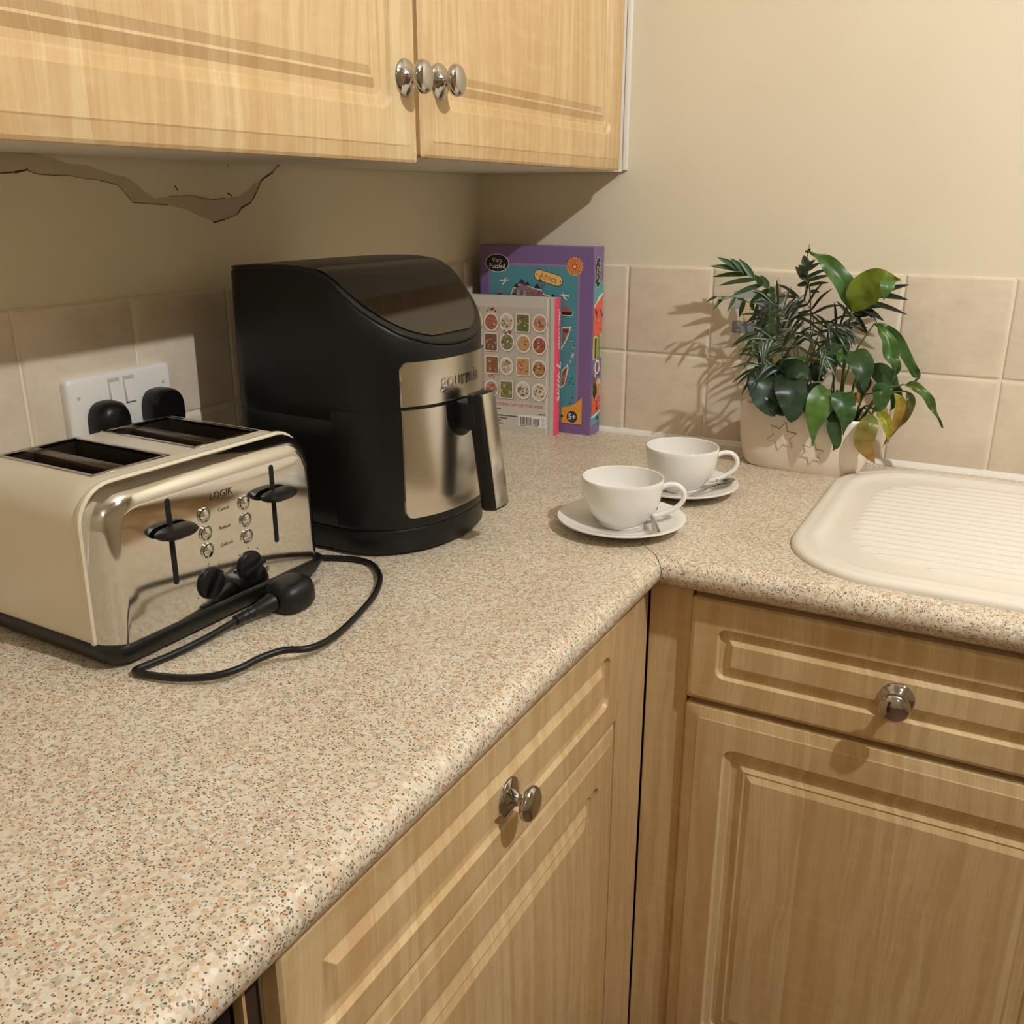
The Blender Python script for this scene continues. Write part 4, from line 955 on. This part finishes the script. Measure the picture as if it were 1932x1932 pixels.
# --- parlour palm
PLM = thing('parlour_palm', 'feathery parlour palm with narrow dark leaflets on the planter\'s left', 'plant', (.63, -.075, ZC + .08))
def blade(fr, p, q, width, col, sag=.12, face=(0.3, -1, .4)):
    """leaflet from p to q in metres, sub-part of a frond"""
    d = q - p; L = d.length; mb = MB(); C = catmull([p, p + d*.5 + Vector((0, 0, sag*L)), q], 8); Fv = Vector(face).normalized(); rows = []
    for k, c in enumerate(C):
        t_ = (C[min(k+1, 8)] - C[max(k-1, 0)]).normalized(); sd = t_.cross(Fv); sd = sd.normalized() if sd.length > 1e-4 else Vector((1, 0, 0)); nm = sd.cross(t_)
        u = k/8; w_ = width*.5*(math.sin(PI*min(1, (u*.96 + .04)**.7))**.8) + .0002
        mb.col = tuple(min(1, v*(.9 + .25*u)) for v in col[:3]) + (1,)
        rows.append([mb.vert(c - sd*w_ + nm*w_*.3), mb.vert(c), mb.vert(c + sd*w_ + nm*w_*.3)])
    for a, b in zip(rows, rows[1:]):
        for i in range(2): mb.f.append([a[i], a[i+1], b[i+1], b[i]])
    base = PLM.matrix_basis.inverted(); mb.v = [tuple(base @ Vector(v)) for v in mb.v]
    return mb.build('leaflet', 'leaf', fr, 80)
def frond(rach, leaflets=None, n=7, L=.05, width=.007, col=GD, droop=.4, start=.35, r=.0012, ang=.9):
    P = [hit(x, y, 1, d) for x, y, d in rach]; C = catmull(P, 24); mb = MB(); mb.col = rgb(74, 92, 40)
    mb.tube(C, [r*(1 - .6*i/24) for i in range(25)], 6); fr = mb.build('frond', 'leaf', PLM, 80, world=True)
    if leaflets:
        for (x0, y0, x1, y1, wd) in leaflets:
            best = min(C, key=lambda c: (Vector(_px(c)) - Vector((x0, y0))).length)
            dep = best.y; blade(fr, best, hit(x1, y1, 1, dep + random.uniform(-.02, .012)), wd, col, .03)
    else:
        for k in range(n):
            u = start + (1 - start)*(k + .5)/n; i = min(23, int(u*24)); c = C[i]; t_ = (C[i+1] - C[max(i-1, 0)]).normalized()
            sdv = t_.cross(Vector((.2, -1, .3)).normalized()).normalized(); l_ = L*(1 - .45*abs(u - .6))*random.uniform(.85, 1.15)
            for sg in (-1, 1):
                dv = (t_*math.cos(ang) + sdv*sg*math.sin(ang) + Vector((random.uniform(-.15, .15), random.uniform(-.35, .15), -droop*random.uniform(.6, 1.2)))).normalized()
                blade(fr, c, c + dv*l_, width*random.uniform(.8, 1.15), tuple(v*random.uniform(.75, 1.25) for v in col[:3]) + (1,), .10)
        blade(fr, C[-2], C[-1] + (C[-1] - C[-3]).normalized()*L*.6 + Vector((0, 0, -droop*L*.3)), width, col, .05)
    return fr
def _px(p):
    q = _R.transposed() @ (p - CAM_LOC); return (SZ/2 + FPX*q.x/-q.z, SZ/2 - FPX*q.y/-q.z)
def Z1(x, y): return (1300 + x/3.864, 440 + y/3.864)
def Z2(x, y): return (1380 + x/8.78, 460 + y/8.78)
def lf(lst, z): return [(*z(a, b), *z(c, d), wd) for a, b, c, d, wd in lst]
frond([(1500, 775, -.075), (1478, 640, -.066), (*Z1(610, 450), -.062), (*Z1(540, 385), -.062), (*Z1(465, 322), -.062), (*Z1(375, 270), -.064)],
      lf([(375,272,205,175,.0095), (415,290,300,182,.0095), (465,312,360,185,.010), (375,274,150,240,.0085), (430,300,172,318,.0080), (480,340,215,382,.0080), (535,382,310,457,.0085), (585,425,440,507,.0100), (525,370,470,303,.010), (570,395,520,305,.011), (605,435,592,386,.010), (600, 440, 610, 530, .009), (590, 430, 560, 520, .008)], Z1), col=rgb(52, 84, 40))
frond([(1502, 775, -.075), (1470, 650, -.075), (*Z1(560, 560), -.075), (*Z1(440, 505), -.075), (*Z1(330, 468), -.075), (*Z1(200, 462), -.078)],
      lf([(205,463,130,498,.004), (250,462,170,565,.005), (330,468,278,577,.0055), (395,490,365,615,.0075), (300,465,205,487,.004), (440,500,470,560,.007), (400,485,345,478,.005), (500,530,470,640,.006), (540,550,420,655,.006)], Z1), col=rgb(50, 72, 34))
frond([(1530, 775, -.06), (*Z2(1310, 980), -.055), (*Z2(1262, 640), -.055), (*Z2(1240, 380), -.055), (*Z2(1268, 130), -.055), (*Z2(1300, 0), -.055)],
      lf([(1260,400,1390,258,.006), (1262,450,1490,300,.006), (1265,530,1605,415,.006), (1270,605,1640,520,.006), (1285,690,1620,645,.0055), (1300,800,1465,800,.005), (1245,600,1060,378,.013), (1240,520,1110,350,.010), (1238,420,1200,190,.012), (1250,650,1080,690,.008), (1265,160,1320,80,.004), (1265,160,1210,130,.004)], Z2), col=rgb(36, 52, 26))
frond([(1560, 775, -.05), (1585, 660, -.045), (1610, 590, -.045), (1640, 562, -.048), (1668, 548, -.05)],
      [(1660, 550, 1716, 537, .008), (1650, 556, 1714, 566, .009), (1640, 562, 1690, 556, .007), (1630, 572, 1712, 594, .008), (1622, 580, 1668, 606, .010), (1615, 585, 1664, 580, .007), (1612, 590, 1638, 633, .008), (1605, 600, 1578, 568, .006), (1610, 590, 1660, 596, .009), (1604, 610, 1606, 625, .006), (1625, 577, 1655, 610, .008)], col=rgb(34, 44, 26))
random.seed(5)
FR = [  # lower arching fronds in the thick of the palm
 [(1500, 775, -.08), (1492, 690, -.10), (1470, 640, -.12), (1438, 622, -.135), (1418, 640, -.14)],
 [(1505, 775, -.08), (1500, 700, -.10), (1478, 650, -.12), (1450, 640, -.14), (1426, 662, -.15)],
 [(1508, 775, -.08), (1508, 690, -.08), (1495, 620, -.09), (1472, 580, -.095), (1448, 570, -.10)],
 [(1515, 775, -.07), (1530, 690, -.085), (1545, 630, -.10), (1562, 610, -.11), (1580, 628, -.115)],
 [(1518, 775, -.07), (1535, 700, -.07), (1560, 640, -.06), (1585, 612, -.055), (1602, 612, -.05)],
 [(1505, 775, -.07), (1505, 700, -.06), (1490, 640, -.05), (1462, 605, -.045), (1440, 600, -.045)],
 [(1500, 775, -.09), (1485, 715, -.12), (1462, 690, -.14), (1436, 690, -.15), (1420, 708, -.155)],
 [(1515, 775, -.09), (1520, 710, -.12), (1530, 670, -.135), (1548, 660, -.145), (1562, 678, -.15)],
 [(1505, 775, -.06), (1520, 690, -.05), (1535, 610, -.045), (1520, 570, -.05), (1498, 560, -.05)]]
for i, r_ in enumerate(FR):
    frond(r_, None, n=6 + i % 3, L=.046, width=.0042, col=random.choice([rgb(46, 66, 34), rgb(38, 56, 30), rgb(56, 78, 38), rgb(34, 48, 28)]), droop=.6, start=.40)

# --- dark broad-leaved plant at the planter's left end
BG = thing('begonia', 'low plant with rounded dark green toothed leaves hanging over the planter rim', 'plant', (.60, -.10, ZC + .08))
HD = rgb(36, 58, 38); HE = rgb(52, 76, 52)
BV = [([(1456, 702, -.120), (1446, 720, -.150), (1446, 752, -.162), (1462, 786, -.160)], .052, HD, HE, .12),
      ([(1478, 706, -.125), (1490, 730, -.158), (1496, 765, -.166), (1492, 798, -.162)], .046, HD, HE, .2),
      ([(1460, 702, -.118), (1438, 708, -.138), (1426, 726, -.146), (1426, 748, -.145)], .034, HD, HD, .2),
      ([(1455, 704, -.110), (1446, 690, -.115), (1441, 676, -.115), (1438, 660, -.112)], .024, rgb(84, 112, 48), rgb(84, 112, 48), .3),
      ([(1462, 702, -.115), (1485, 694, -.13), (1510, 700, -.14), (1530, 716, -.14)], .034, HD, HE, .15),
      ([(1490, 712, -.130), (1502, 728, -.15), (1512, 750, -.155)], .036, HD, HD, .2),
      ([(1530, 715, -.110), (1545, 700, -.12), (1562, 698, -.12)], .030, GDD, GDD, .2),
      ([(1520, 728, -.110), (1532, 742, -.125), (1530, 762, -.13)], .034, GDD, HD, .2),
      ([(1470, 728, -.140), (1468, 755, -.155), (1478, 785, -.158)], .040, GDD, HD, .2)]
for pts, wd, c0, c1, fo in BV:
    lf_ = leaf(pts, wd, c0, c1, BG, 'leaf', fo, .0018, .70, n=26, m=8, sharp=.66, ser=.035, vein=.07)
    (bx, by, bd) = pts[0]; stalk([(1485, 790, -.095), ((bx + 1485)/2, (by + 760)/2, (bd - .095)/2 - .01), (bx, by, bd)], .0022, rgb(86, 96, 50), BG)

# ------------------------------------------------------------------ ceiling spotlight, plus an unseen globe added for fill
def bulb(p, r, mat, t):
    bm = bmesh.new(); bmesh.ops.create_icosphere(bm, subdivisions=2, radius=r); mb = MB(); mb.addbm(bm, Matrix.Translation((0, 0, p.z - RZ))); mb.build('bulb', mat, t, 80)
def lamp(p, mat, label):
    t = thing('fill_globe_lamp', label, 'lamp', (p.x, p.y, RZ))
    MB().lathe([(.045, 0), (.045, -.012), (.012, -.02), (.012, -.06), (.03, -.065), (.03, -.090), (0, -.090)], (0, 0, 0), n=24).build('fill_holder', 'white_plastic', t, 40)
    bulb(p, .13, mat, t)
def spot(p, mat, label, aim):
    t = thing('ceiling_spotlight', label, 'lamp', (p.x, p.y, RZ)); o = Vector((0, 0, p.z - RZ)); ax = (Vector(aim) - p).normalized()
    MB().lathe([(.045, 0), (.045, -.012), (.010, -.018), (.010, -.055), (0, -.055)], (0, 0, 0), n=24).build('ceiling_rose', 'white_plastic', t, 40)
    sh = [(.018, -.070), (.040, -.062), (.056, -.030), (.060, .010), (.057, .010), (.053, -.028), (.037, -.058), (.018, -.064)]
    MB().lathe(sh + [sh[0]], o, ax, 28, False).build('lamp_shade', 'black', t, 40)
    bulb(p, .018, mat, t)
spot(LAMP, 'bulb', 'white ceiling spotlight on the right aimed at the worktop corner', (.35, -.55, 1.05)); lamp(FILL_LAMP, 'fill_bulb', 'added opal globe giving unseen fill light from the back of the room')
